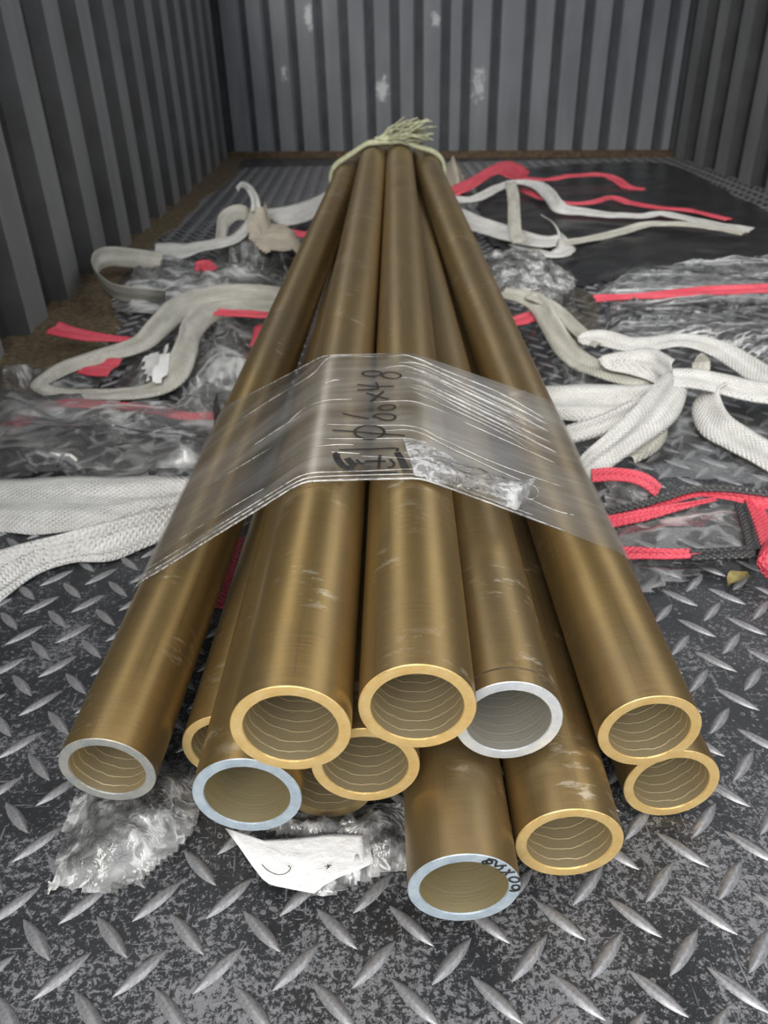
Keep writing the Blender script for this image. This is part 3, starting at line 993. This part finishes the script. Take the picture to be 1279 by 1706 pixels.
# --- left of the bundle
edge_strip('woven_strap', [(-60, 800, .014, -60, 892, .004), (0, 797, .016, 0, 884, .004), (70, 795, .018, 60, 888, .004), (160, 794, .018, 150, 876, .004), (250, 794, .017, 245, 850, .005), (345, 792, .016, 335, 832, .006), (400, 790, .014, 400, 820, .006)],
           'white', 'broad white woven strap lying flat on the floor at the left edge, uppermost of two', 'strap', GS, pleat=0.004, npl=3)
edge_strip('woven_strap', [(-70, 935, .010, -50, 1050, .003), (0, 917, .012, 0, 1003, .003), (50, 903, .014, 62, 958, .004), (110, 888, .018, 120, 937, .006), (180, 868, .018, 180, 934, .004), (250, 850, .016, 240, 912, .004), (330, 832, .012, 320, 880, .004)],
           'white', 'twisted white woven strap running below the broad flat one to the left edge', 'strap', GS, pleat=0.005, npl=5, nx=14)
path_strip('woven_strap', [(495, 494, .03, -25), (430, 489, .045, -35), (360, 492, .05, -40), (300, 512, .05, -45), (262, 547, .045, -45), (230, 574, .035, -40), (160, 595, .03, -35), (100, 616, .025, -25), (66, 643, .02, 0), (110, 656, .014, 10), (190, 656, .014, 8), (255, 648, .016, 15), (292, 620, .03, 35), (312, 578, .045, 45), (322, 545, .05, 45), (352, 520, .05, 40), (430, 510, .04, 25), (490, 512, .03, 15)],
           0.042, 'cream', 'long grey-white woven strap looping through the film heap left of the pipes', 'strap', GS, n=150, taper=[(0, 1.1), (.2, .95), (.33, .62), (.48, .6), (.7, .9), (1, .9)])
path_strip('woven_strap', [(275, 492, .03, 40), (230, 492, .035, 60), (190, 485, .04, 70), (163, 462, .05, 80), (160, 440, .055, 85), (180, 428, .055, 80), (220, 430, .05, 65), (270, 436, .04, 50)],
           0.040, 'cream', 'hairpin loop of dull woven strap standing on edge near the dirt by the wall', 'strap', GS)
edge_strip('woven_strap', [(258, 405, .05, 257, 431, .03), (282, 404, .05, 280, 431, .03), (306, 405, .05, 304, 430, .03), (330, 402, .055, 334, 420, .04), (362, 397, .06, 370, 412, .05), (385, 391, .06, 400, 402, .055), (406, 372, .075, 422, 378, .072), (417, 351, .095, 433, 352, .092), (418, 330, .12, 430, 327, .118), (410, 315, .14, 417, 308, .14), (401, 312, .15, 402, 302, .15), (396, 318, .145, 392, 312, .145)],
           'white', 'white woven strap with a squared end whose other tip curls up into the air', 'strap', GS, n=90)
path_strip('woven_strap', [(372, 420, .03, 30), (370, 395, .05, 50), (374, 368, .075, 60), (392, 354, .09, 60), (414, 356, .085, 60), (430, 362, .07, 50)],
           0.036, 'cream', 'small arch of dull strap beside the curled-up strap tip', 'strap', GS)
edge_strip('woven_strap', [(432, 349, .05, 446, 364, .03), (460, 346, .055, 466, 374, .03), (490, 340, .06, 492, 374, .03), (520, 330, .06, 522, 364, .03), (545, 318, .06, 550, 350, .03)],
           'white', 'bright white folded strap behind the beige sheet, touching the pipes', 'strap', GS)
path_strip('pink_tape', [(88, 545, .045, 15), (115, 553, .04, 15), (160, 561, .035, 12), (215, 566, .03, 10), (265, 569, .028, 10)],
           0.036, 'pink', 'pink woven tape with a cut end near the left wall', 'tape', GP, taper=[(0, 1), (.4, .8), (1, .35)])
path_strip('pink_tape', [(360, 519, .055, 8), (395, 521, .055, 8), (440, 524, .05, 5), (475, 524, .045, 5)],
           0.024, 'pink', 'short pink tape sticking out of the film beside the grey-white loop', 'tape', GP)
path_strip('pink_tape', [(440, 377, .05, 5), (470, 384, .05, 5), (505, 390, .045, 5), (535, 394, .04, 5)],
           0.040, 'pink', 'pink tape under the bright white folded strap at the far left', 'tape', GP, taper=[(0, .4), (.4, 1), (1, 1)])
path_strip('pink_tape', [(145, 606, .022, 10), (165, 610, .022, 10), (192, 612, .022, 10)],
           0.05, 'pink', 'stub of pink tape inside the long strap loop', 'tape', GP)
path_strip('pink_tape', [(-40, 742, .02, 25), (0, 718, .022, 25), (30, 705, .024, 25), (65, 684, .026, 20), (110, 672, .026, 10), (170, 675, .022, 8), (240, 680, .02, 5), (310, 693, .016, 5), (365, 692, .012, 5)],
           0.020, 'pink', 'long pink tape under clear film running to the left edge', 'tape', GP)
path_strip('pink_tape', [(325, 444, .035, 20), (340, 440, .04, 20), (352, 452, .035, 20)], 0.03, 'pink', 'scrap of pink tape behind the dull hairpin loop', 'tape', GP, n=20)
path_strip('pink_tape', [(436, 540, .03, 20), (432, 556, .025, 30), (424, 575, .02, 30)], 0.03, 'pink', 'pink tape end hanging against the left pipe', 'tape', GP, n=20)
path_strip('pink_tape', [(378, 1010, .004, 0), (384, 970, .004, 0), (392, 930, .004, 0), (402, 895, .004, 0)], 0.032, 'pink', 'pink tape on the floor seen in the gap between two pipes', 'tape', GP, n=30)
# --- right of the bundle
edge_strip('pink_tape', [(748, 312, .03, 752, 330, .02), (785, 295, .05, 790, 312, .04), (815, 277, .07, 825, 290, .06), (842, 268, .075, 846, 296, .05), (868, 274, .06, 862, 303, .03), (882, 286, .04, 874, 302, .02)],
           'pink', 'folded pink tape peaked like a tent near the end wall', 'tape', GP)
path_strip('pink_tape', [(872, 297, .03, 5), (910, 299, .03, 5), (950, 293, .035, 8), (1000, 291, .035, 10), (1025, 298, .03, 15), (1045, 311, .02, 10), (1075, 315, .015, 5)],
           0.030, 'pink', 'thin pink tape running right across the black sheet, the farther of two', 'tape', GP)
path_strip('pink_tape', [(870, 315, .03, 10), (905, 330, .03, 10), (945, 338, .03, 8), (985, 337, .034, 8), (1018, 329, .036, 8), (1050, 338, .03, 8), (1090, 345, .03, 5), (1150, 351, .028, 5), (1215, 366, .025, 5)],
           0.026, 'pink', 'pink tape lying along the far white strap', 'tape', GP)
path_strip('woven_strap', [(750, 332, .035, 20), (790, 331, .04, 15), (830, 312, .05, 10), (862, 303, .055, 10), (895, 308, .055, 20), (915, 325, .05, 40), (932, 345, .04, 40), (970, 352, .03, 20), (1020, 358, .028, 10), (1070, 359, .028, 8), (1105, 356, .03, 8), (1150, 365, .028, 8), (1200, 375, .026, 8), (1252, 383, .024, 8)],
           0.036, 'white', 'white woven strap snaking along the far right to a squared end', 'strap', GS, n=110)
path_strip('woven_strap', [(935, 405, .02, 10), (985, 397, .022, 10), (1030, 387, .024, 12), (1070, 375, .034, 14), (1110, 372, .042, 10), (1170, 376, .042, 8), (1240, 388, .038, 8)],
           0.030, 'cream', 'narrow strap converging under the far white strap', 'strap', GS)
path_strip('woven_strap', [(745, 352, .04, 20), (785, 370, .035, 18), (830, 384, .03, 15), (870, 396, .025, 12), (905, 402, .025, 10), (930, 400, .03, 10)],
           0.062, 'white', 'broad white woven strap slanting away from the pipes at the far right', 'strap', GS)
path_strip('woven_strap', [(860, 404, .012, 5), (892, 419, .010, 5), (925, 423, .010, 5), (943, 413, .014, 15), (940, 396, .025, 40), (925, 380, .035, 55), (908, 368, .04, 50)],
           0.044, 'white', 'hooked white strap end in front of the broad slanting one', 'strap', GS)
path_strip('woven_strap', [(850, 304, .095, 10), (855, 330, .085, 15), (856, 360, .075, 20), (858, 388, .062, 20), (866, 404, .055, 15)],
           0.030, 'cream', 'dull strap falling across the broad white one', 'strap', GS)
path_strip('woven_strap', [(835, 486, .05, 15), (870, 493, .05, 25), (895, 505, .048, 40), (915, 538, .04, 45), (938, 575, .03, 40), (968, 602, .025, 30), (1010, 618, .03, 20), (1055, 630, .03, 15), (1092, 636, .026, 10)],
           0.034, 'cream', 'dull grey strap leading from the pipes into the strap knot', 'strap', GS, n=90, taper=[(0, 1), (.85, 1), (1, .4)])
path_strip('woven_strap', [(880, 492, .055, 15), (920, 510, .05, 20), (950, 538, .05, 25), (975, 560, .05, 25), (1000, 574, .05, 15)],
           0.020, 'cream', 'thin strap strand beside the brown tinted film', 'strap', GS)
path_strip('woven_strap', [(962, 565, .05, 25), (1000, 562, .055, 25), (1045, 572, .055, 20), (1085, 572, .055, 15), (1125, 566, .055, 15), (1165, 570, .055, 20), (1205, 585, .05, 25), (1240, 606, .045, 30), (1290, 640, .04, 30), (1330, 670, .03, 20)],
           0.033, 'white', 'white woven strap arching over the strap knot to the right edge', 'strap', GS, n=110, taper=[(0, .25), (.02, .65), (.06, .95), (.1, 1), (1, 1)])
edge_strip('woven_strap', [(996, 602, .04, 1000, 608, .04), (1008, 592, .046, 1014, 618, .036), (1050, 584, .055, 1050, 625, .035), (1090, 582, .06, 1090, 640, .03), (1125, 600, .06, 1110, 655, .03)],
           'white', 'crumpled white strap bunched on top of the strap knot', 'strap', GS, pleat=.005, npl=4)
edge_strip('woven_strap', [(880, 645, .03, 890, 690, .012), (930, 642, .034, 935, 697, .012), (1000, 641, .036, 1000, 700, .012), (1060, 642, .04, 1050, 690, .016), (1100, 640, .045, 1095, 678, .02)],
           'white', 'flat white strap pointing from the knot towards the pipes, upper of the fan', 'strap', GS, pleat=.004, npl=3)
edge_strip('woven_strap', [(905, 720, .026, 925, 748, .012), (945, 708, .03, 955, 738, .014), (1000, 690, .035, 1010, 724, .018), (1050, 666, .042, 1070, 700, .024)],
           'white', 'middle strap of the fan beside the pipes, partly covered', 'strap', GS, pleat=.004, npl=3)
edge_strip('woven_strap', [(955, 775, .022, 978, 808, .006), (975, 752, .028, 1020, 778, .010), (1010, 722, .040, 1066, 745, .018), (1055, 680, .052, 1118, 708, .028), (1085, 645, .060, 1140, 672, .036), (1105, 622, .062, 1146, 640, .042)],
           'white', 'broadest white woven strap sweeping down from the knot to the pipes', 'strap', GS, pleat=.004, npl=3, nx=14)
edge_strip('woven_strap', [(1112, 700, .03, 1080, 690, .03), (1110, 730, .012, 1066, 728, .02), (1094, 752, .006, 1050, 748, .014), (1058, 771, .004, 1034, 752, .012)],
           'cream', 'folded strap flap showing under the broadest strap', 'strap', GS, pleat=.003)
path_strip('woven_strap', [(1120, 628, .055, 20), (1160, 630, .055, 25), (1200, 638, .05, 25), (1250, 650, .045, 25), (1320, 660, .04, 25)],
           0.036, 'white', 'dirty white strap leaving the knot straight to the right edge', 'strap', GS)
path_strip('woven_strap', [(1195, 640, .045, 30), (1178, 658, .035, 40), (1176, 680, .025, 40), (1192, 708, .02, 35), (1225, 728, .018, 25), (1260, 748, .016, 20), (1310, 775, .014, 20)],
           0.040, 'white', 'bent white strap turning down from the knot to the right edge', 'strap', GS)
edge_strip('strap_tip', [(1155, 622, .05, 1182, 622, .05), (1153, 607, .06, 1183, 605, .06), (1160, 595, .07, 1178, 594, .07), (1168, 588, .075, 1170, 588, .075)],
           'cream', 'small pointed strap tip standing up from the knot', 'strap', n=24)
# pink tapes, front right
edge_strip('pink_tape', [(985, 862, .014, 992, 890, .004), (1020, 855, .014, 1028, 878, .005), (1070, 846, .014, 1080, 866, .006), (1130, 838, .014, 1135, 850, .008), (1190, 828, .014, 1195, 834, .01)],
           'pink', 'pink tape slanting up from the right pipe, nearer of the double tape', 'tape', GP)
edge_strip('pink_tape', [(1080, 838, .016, 1085, 850, .010), (1120, 826, .018, 1125, 838, .012), (1160, 817, .018, 1165, 828, .012), (1210, 817, .018, 1212, 833, .010), (1260, 823, .018, 1262, 845, .008), (1330, 828, .018, 1330, 860, .006)],
           'pink', 'pink tape of the double pair reaching the right edge', 'tape', GP)
path_strip('black_tape', [(1010, 852, .016, 10), (1050, 843, .018, 10), (1100, 830, .02, 10), (1150, 815, .022, 10), (1200, 813, .022, 10), (1260, 820, .022, 10), (1320, 826, .022, 10)],
           0.010, 'blacktape', 'black shiny edging along the pink double tape', 'tape', pleat=.001)
edge_strip('pink_tape', [(1238, 830, .012, 1272, 842, .008), (1250, 860, .010, 1282, 866, .006), (1258, 885, .010, 1296, 890, .006), (1265, 908, .012, 1310, 915, .006)],
           'pink', 'pink tape running down the right edge towards the viewer', 'tape', GP)
edge_strip('pink_tape', [(1270, 905, .026, 1320, 905, .026), (1263, 925, .030, 1330, 925, .03), (1262, 945, .022, 1330, 945, .02), (1278, 962, .006, 1330, 965, .006)],
           'pink', 'rounded pink tape bulge at the right edge', 'tape', GP, pleat=.004)
path_strip('pink_tape', [(1015, 921, .010, 5), (1060, 921, .012, 5), (1110, 922, .012, 5), (1165, 922, .012, 5)],
           0.020, 'pink', 'short straight pink tape beside the right pipe, nearest to the viewer', 'tape', GP, taper=[(0, 1.1), (1, .5)])
path_strip('black_tape', [(1150, 923, .012, 5), (1190, 922, .014, 5), (1225, 920, .016, 5), (1258, 918, .02, 5)],
           0.018, 'blacktape', 'black and silver film-wrapped tape continuing the short straight pink one', 'tape')
path_strip('black_tape', [(1232, 838, .016, 20), (1240, 862, .014, 30), (1248, 890, .014, 30), (1256, 915, .016, 20)],
           0.012, 'blacktape', 'black crinkled edging beside the pink tape at the right edge', 'tape', pleat=.001)
path_strip('pink_tape', [(985, 792, .016, 15), (1020, 789, .02, 15), (1055, 793, .02, 15), (1080, 803, .016, 15), (1098, 818, .008, 10)],
           0.020, 'pink', 'faded pink tape just below the broadest white strap', 'tape', GP)
path_strip('pink_tape', [(845, 536, .03, 10), (870, 532, .03, 10), (892, 524, .03, 10)], 0.03, 'pink', 'pink tape corner between the right pipe and the dull grey strap', 'tape', GP, n=24)
path_strip('pink_tape', [(990, 497, .035, 20), (1040, 494, .035, 20), (1110, 490, .038, 20), (1180, 484, .04, 22), (1250, 481, .042, 22), (1330, 477, .04, 22)],
           0.026, 'pink', 'straight pink tape on the streaked film bundle at the right edge', 'tape', GP, taper=[(0, .8), (.25, .6), (.5, 1), (1, 1)])

# ------------------------------------------------------------------ plastic films
def inside(poly, x, y):
    c = False
    n = len(poly)
    for i in range(n):
        x1, y1 = poly[i]; x2, y2 = poly[(i + 1) % n]
        if (y1 > y) != (y2 > y) and x < (x2 - x1) * (y - y1) / (y2 - y1) + x1: c = not c
    return c
SOLID = {'v': [], 'f': [], 'bvh': None}
def solids_add(o):
    b = len(SOLID['v'])
    mw = o.matrix_world
    SOLID['v'] += [tuple(mw @ v.co) for v in o.data.vertices]
    SOLID['f'] += [tuple(i + b for i in p.vertices) for p in o.data.polygons]
    SOLID['bvh'] = None
def column(x, y, r):
    """lowest and highest solid surface in the column at x, y (r: half width)"""
    if SOLID['bvh'] is None:
        SOLID['bvh'] = BVHTree.FromPolygons(SOLID['v'], SOLID['f'])
    lo, hi = None, None
    for dx, dy in ((0, 0), (r, r), (-r, r), (r, -r), (-r, -r)):
        h = SOLID['bvh'].ray_cast(Vector((x + dx, y + dy, 1.0)), Vector((0, 0, -1)))
        if h[0] is None: continue
        hi = h[0].z if hi is None else max(hi, h[0].z)
        h = SOLID['bvh'].ray_cast(Vector((x + dx, y + dy, -0.2)), Vector((0, 0, 1)))
        if h[0] is not None: lo = h[0].z if lo is None else min(lo, h[0].z)
    return lo, hi
bpy.context.view_layer.update()
for ob in list(COL.objects):
    if ob.name.split('.')[0] in ('brass_pipe', 'woven_strap', 'pink_tape', 'black_tape', 'strap_tip'): solids_add(ob)
def film(name, poly_px, mat, label, cat='film', base=0.02, amp=0.02, freq=14, stretch=(1, 1), rot=0.0, cell=0.007, zmin=0.003, seed=0, zpx=None, group=None, parent=None, edge=0.05, over=False):
    """crumpled sheet over the floor area seen inside the pixel polygon"""
    poly = [at(x, y, base if zpx is None else zpx) for x, y in poly_px]
    # smooth the outline
    pl = catmull([(p.x, p.y) for p in poly + [poly[0]]], len(poly) * 6)
    pl = [(a, b) for a, b in pl[:-1]]
    A = np.array(pl); B = np.roll(A, -1, axis=0)
    x0, y0 = A.min(0); x1, y1 = A.max(0)
    nx = max(8, min(150, int((x1 - x0) / cell))); ny = max(8, min(150, int((y1 - y0) / cell)))
    xs = np.linspace(x0, x1, nx + 1); ys = np.linspace(y0, y1, ny + 1)
    ids, vs = {}, []
    AB = B - A; ll = (AB ** 2).sum(1) + 1e-12
    def z_at(x, y):
        P = np.array((x, y))
        t = np.clip(((P - A) * AB).sum(1) / ll, 0, 1)
        d = np.sqrt((((A + AB * t[:, None]) - P) ** 2).sum(1).min())
        e = min(1.0, d / edge)
        e = e * e * (3 - 2 * e)
        cr, sr = math.cos(rot), math.sin(rot)
        u, v = (x * cr + y * sr) * stretch[0], (-x * sr + y * cr) * stretch[1]
        w = noise.noise_vector(Vector((u * freq * 0.4, v * freq * 0.4, seed))) * 0.6
        q = Vector((u * freq, v * freq, seed * 3.1)) + w
        r1 = 1 - abs(noise.noise(q)) * 2.2
        r2 = 1 - abs(noise.noise(q * 2.6 + Vector((3, 1, 7)))) * 2.2
        n3 = noise.noise(q * 0.5)
        r3 = 1 - abs(noise.noise(q * 5.5 + Vector((8, 2, 1)))) * 2.0
        return zmin + e * (base * (0.75 + 0.5 * n3)) + amp * (0.25 + 0.75 * e) * (0.62 * max(0, r1) ** 1.3 + 0.3 * max(0, r2) + 0.05 * r3)
    fs = []
    def vid(i, j):
        if (i, j) not in ids:
            jx = 0.35 * (xs[1] - xs[0]) * noise.noise(Vector((i * 1.7, j * 1.3, seed)))
            jy = 0.35 * (ys[1] - ys[0]) * noise.noise(Vector((i * 1.1, j * 1.9, seed + 4)))
            x, y = xs[i] + jx, ys[j] + jy
            ids[(i, j)] = len(vs)
            z = max(zmin, z_at(x, y))
            lo, hi = column(x, y, cell * 1.8)
            if hi is not None:
                if over and hi < 0.11: z = max(z, hi + 0.003)
                else: z = max(0.0012, min(z, lo - 0.003))
            vs.append((x, y, z))
        return ids[(i, j)]
    for i in range(nx):
        for j in range(ny):
            if inside(pl, (xs[i] + xs[i + 1]) / 2, (ys[j] + ys[j + 1]) / 2):
                fs.append((vid(i, j), vid(i + 1, j), vid(i + 1, j + 1), vid(i, j + 1)))
    o = mesh_obj(name, vs, fs, M[mat], parent)
    if parent is None: tag(o, label, cat, group)
    solids_add(o)
    return o
GF = 'loose clear films around the pipes'
film('plastic_film', [(-40, 640), (60, 645), (150, 662), (260, 668), (330, 625), (395, 640), (372, 715), (335, 768), (150, 772), (-40, 776)], 'film', 'big rumpled clear film heap behind the broad flat strap', base=.026, amp=.026, freq=9, stretch=(.6, 1.3), seed=1, group=GF, over=True)
film('plastic_film', [(-40, 640), (60, 645), (200, 690), (330, 700), (372, 715), (335, 755), (150, 752), (-40, 745)], 'film_dark', 'second thin sheet lying over the rumpled film heap', base=.046, amp=.022, freq=7, stretch=(.5, 1.3), seed=12, group=GF, over=True)
film('plastic_film', [(-40, 600), (50, 612), (110, 600), (200, 604), (120, 640), (50, 655), (-40, 665)], 'film_dark', 'clear film with dark folds at the left edge by the wall', base=.02, amp=.03, seed=2, group=GF)
film('plastic_film', [(205, 445), (260, 438), (420, 440), (478, 478), (440, 490), (330, 490), (250, 510), (185, 500)], 'film', 'clear film inside the dull hairpin strap loop', base=.02, amp=.03, seed=3, group=GF, freq=8)
film('plastic_film', [(305, 560), (350, 545), (425, 560), (448, 595), (425, 655), (350, 685), (310, 640)], 'film', 'knotted clear film lump beside the left pipe', base=.035, amp=.035, freq=9, seed=4, group=GF)
film('plastic_film', [(325, 440), (370, 400), (430, 380), (510, 400), (495, 450), (430, 475), (350, 470)], 'film', 'greyish clear film under the beige sheet', base=.04, amp=.03, seed=5, group=GF, freq=7)
film('plastic_film', [(215, 590), (250, 570), (290, 575), (300, 610), (260, 650), (215, 655), (180, 640)], 'film', 'clear film draped inside the long strap loop', base=.02, amp=.025, seed=6, group=GF, freq=9)
film('plastic_scrap', [(236, 584), (258, 574), (280, 586), (278, 606), (256, 616), (238, 604)], 'whitecloth', 'crumpled opaque white plastic scrap in the film heap', 'scrap', base=.045, amp=.02, seed=7, freq=20, over=True)
film('plastic_film', [(240, 545), (330, 500), (420, 510), (440, 550), (380, 570), (300, 590)], 'film_dark', 'thin film under the arch of the grey-white strap', base=.02, amp=.025, seed=8, group=GF, freq=9)
film('beige_sheet', [(425, 380), (450, 362), (490, 390), (505, 410), (470, 425), (430, 415), (415, 400)], 'beige', 'beige paper sheet lying beside the far pipes', 'paper', base=.05, amp=.008, seed=9, freq=6, over=True)
film('plastic_film', [(785, 430), (850, 415), (920, 428), (960, 455), (930, 490), (850, 488), (805, 475)], 'film_milky', 'milky film between the far right pipe and the brown tinted piece', base=.02, amp=.03, seed=21, group=GF, stretch=(.6, 1.2))
film('plastic_film', [(890, 480), (940, 465), (996, 470), (998, 500), (992, 548), (950, 556), (905, 525)], 'brownfilm', 'brown tinted film piece beside the streaked bundle', base=.03, amp=.015, seed=22, freq=7)
film('black_sheet', [(795, 300), (870, 278), (1000, 272), (1110, 270), (1200, 310), (1330, 380), (1330, 440), (1100, 447), (1020, 462), (950, 470), (900, 445), (810, 390)], 'blacksheet', 'large glossy black plastic sheet spread over the far right floor', 'sheet', base=.010, amp=.010, seed=23, freq=4, cell=.014)
film('plastic_film', [(1000, 462), (1090, 440), (1200, 432), (1330, 430), (1330, 478), (1150, 486), (1010, 488)], 'film_streak', 'shiny streaked film along the front edge of the black sheet', base=.025, amp=.022, seed=24, group=GF, stretch=(.3, 1.6))
film('plastic_film', [(995, 495), (1150, 485), (1330, 478), (1330, 600), (1220, 575), (1130, 560), (1000, 555)], 'film_streak', 'bundle of horizontally streaked stretch film at the right edge', base=.022, amp=.024, seed=25, group=GF, stretch=(.15, 2.2), freq=18)
film('plastic_film', [(850, 545), (905, 530), (950, 580), (1010, 622), (990, 645), (905, 645), (870, 600)], 'film_faint', 'clear film between the right pipe and the dull grey strap', base=.015, amp=.02, seed=26, group=GF, freq=9)
film('plastic_film', [(1010, 880), (1080, 865), (1160, 845), (1225, 838), (1245, 880), (1250, 915), (1140, 918), (1020, 916)], 'film', 'glinting clear film enclosed by the pink tape loop', base=.008, amp=.018, seed=27, group=GF, freq=13, zpx=.008)
film('plastic_film', [(1020, 928), (1100, 925), (1200, 928), (1180, 950), (1120, 970), (1060, 985), (1040, 955)], 'film', 'clear film spilling out in front of the short straight pink tape', base=.006, amp=.014, seed=28, group=GF, freq=22, stretch=(.6, 1.4), zpx=.006)
film('plastic_film', [(1005, 845), (1015, 800), (1060, 790), (1090, 805), (1070, 840), (1030, 858)], 'film_milky', 'small milky film wad under the faded pink tape', base=.006, amp=.012, seed=29, group=GF, freq=24)
film('plastic_film', [(1070, 600), (1150, 580), (1230, 610), (1330, 670), (1330, 800), (1180, 800), (1060, 780), (1080, 700)], 'film_faint', 'thin clear film flat on the floor under the bent strap', base=.002, amp=.004, seed=30, group=GF, freq=8)
film('cloth_lump', [(745, 300), (740, 275), (752, 258), (768, 272), (776, 300), (765, 318)], 'beige', 'beige cloth lump beside the far end of the pipes', 'cloth', base=.07, amp=.03, seed=31, freq=10, zpx=.03)
film('paper_sheet', [(815, 330), (840, 318), (878, 322), (882, 350), (870, 372), (850, 365)], 'beige', 'pale beige sheet behind the falling dull strap', 'paper', base=.03, amp=.008, seed=32, freq=6)
# crumpled wrap in front of the pipes
film('plastic_film', [(88, 1468), (100, 1400), (130, 1320), (200, 1300), (262, 1275), (300, 1265), (330, 1330), (322, 1375), (285, 1420), (238, 1455), (160, 1484)], 'film_milky', 'crumpled milky wrap under the outermost left pipe', 'film', base=.010, amp=.013, seed=41, freq=46, stretch=(1.0, .7), rot=.5, cell=.0028, zmin=.0022, zpx=.006, edge=.02)
film('plastic_film', [(105, 1450), (125, 1380), (165, 1340), (250, 1340), (320, 1330), (300, 1390), (240, 1440), (170, 1470)], 'film', 'top layer of the crumpled wrap below the left pipe end', 'film', base=.016, amp=.014, seed=42, freq=60, stretch=(1.2, .7), rot=.6, cell=.0028, zmin=.004, zpx=.012, edge=.03)
film('plastic_film', [(395, 1362), (520, 1345), (640, 1335), (685, 1350), (690, 1440), (640, 1450), (590, 1470), (548, 1488), (505, 1478), (560, 1420)], 'film_milky', 'crinkled wrap behind and right of the white paper label', 'film', base=.006, amp=.011, seed=43, freq=60, stretch=(1.3, .5), cell=.0028, zmin=.0022, zpx=.006, edge=.015)
def label_sheet():
    pts = [(375, 1382), (398, 1388), (436, 1401), (500, 1397), (556, 1391), (612, 1393), (622, 1440), (596, 1450), (566, 1462), (540, 1474), (523, 1487), (488, 1481), (458, 1475), (447, 1471), (436, 1462), (418, 1440), (398, 1412)]
    P = [at(x, y, 0.010) for x, y in pts]
    c = sum(P, Vector()) / len(P)
    vs, fs, rings = [], [], 7
    for r in range(rings):
        s = 1 - r / rings
        for p in P:
            q = c + (p - c) * s
            q.z = 0.0095 + 0.002 * noise.noise(Vector((q.x * 40, q.y * 40, 2))) + 0.0009 * noise.noise(Vector((q.x * 160, q.y * 160, 5))) + 0.010 * max(0, (q.y - 0.27) / 0.04) * 0.2
            vs.append(q)
    n = len(P)
    for r in range(rings - 1):
        for k in range(n):
            k2 = (k + 1) % n
            fs.append((r * n + k, r * n + k2, (r + 1) * n + k2, (r + 1) * n + k))
    fs.append(tuple((rings - 1) * n + k for k in range(n)))
    b = len(vs)
    vs += [v - Vector((0, 0, 0.0006)) for v in vs[:n]]
    for k in range(n):
        k2 = (k + 1) % n
        fs.append((k2, k, b + k, b + k2))
    o = mesh_obj('paper_label', vs, fs, M['paper'])
    tag(o, 'torn white paper label lying in front of the pipes', 'label')
    mb = MB()
    for mi, st in enumerate(([(436, 1440), (446, 1450), (462, 1457), (476, 1455), (484, 1447), (480, 1442)], [(545, 1440), (548, 1446)], [(541, 1444), (552, 1442)], [(549, 1440), (544, 1448)])):
        if mi in (0, 1): mb = MB()
        P2 = [at(x, y, 0.0128) for x, y in (catmull(st, 14) if len(st) > 2 else st)]
        stroke_ribbon(mb, P2, Vector((0, 0, 1)), 0.0005, 0)
        if mi in (0, 3): mb.build('pen_mark', M['ink'], o)
label_sheet()
def leaf():
    vs, fs = [], []
    c = at(1228, 966, 0.004)
    for i in range(9):
        t = i / 8
        w = 0.008 * math.sin(math.pi * t) ** 0.7 + 0.0003
        for j in range(5):
            u = j / 4 * 2 - 1
            x, y = (t - 0.5) * 0.034, u * w
            vs.append((c.x + x * 0.8 + y * 0.5, c.y + x * 0.6 - y * 0.8, 0.003 + 0.005 * abs(u) + 0.003 * math.sin(t * 5)))
    for i in range(8):
        for j in range(4):
            a = i * 5 + j
            fs.append((a, a + 1, a + 6, a + 5))
    tag(mesh_obj('dry_leaf', vs, fs, M['leaf']), 'curled dry leaf on the floor at the right edge', 'leaf')
leaf()
film('plastic_scrap', [(80, 1465), (98, 1462), (94, 1474), (84, 1482), (80, 1488)], 'whitecloth', 'tiny white plastic shred at the tip of the crumpled wrap', 'scrap', base=.004, amp=.003, seed=51, freq=60, cell=.0012, zmin=.0025, edge=.006)
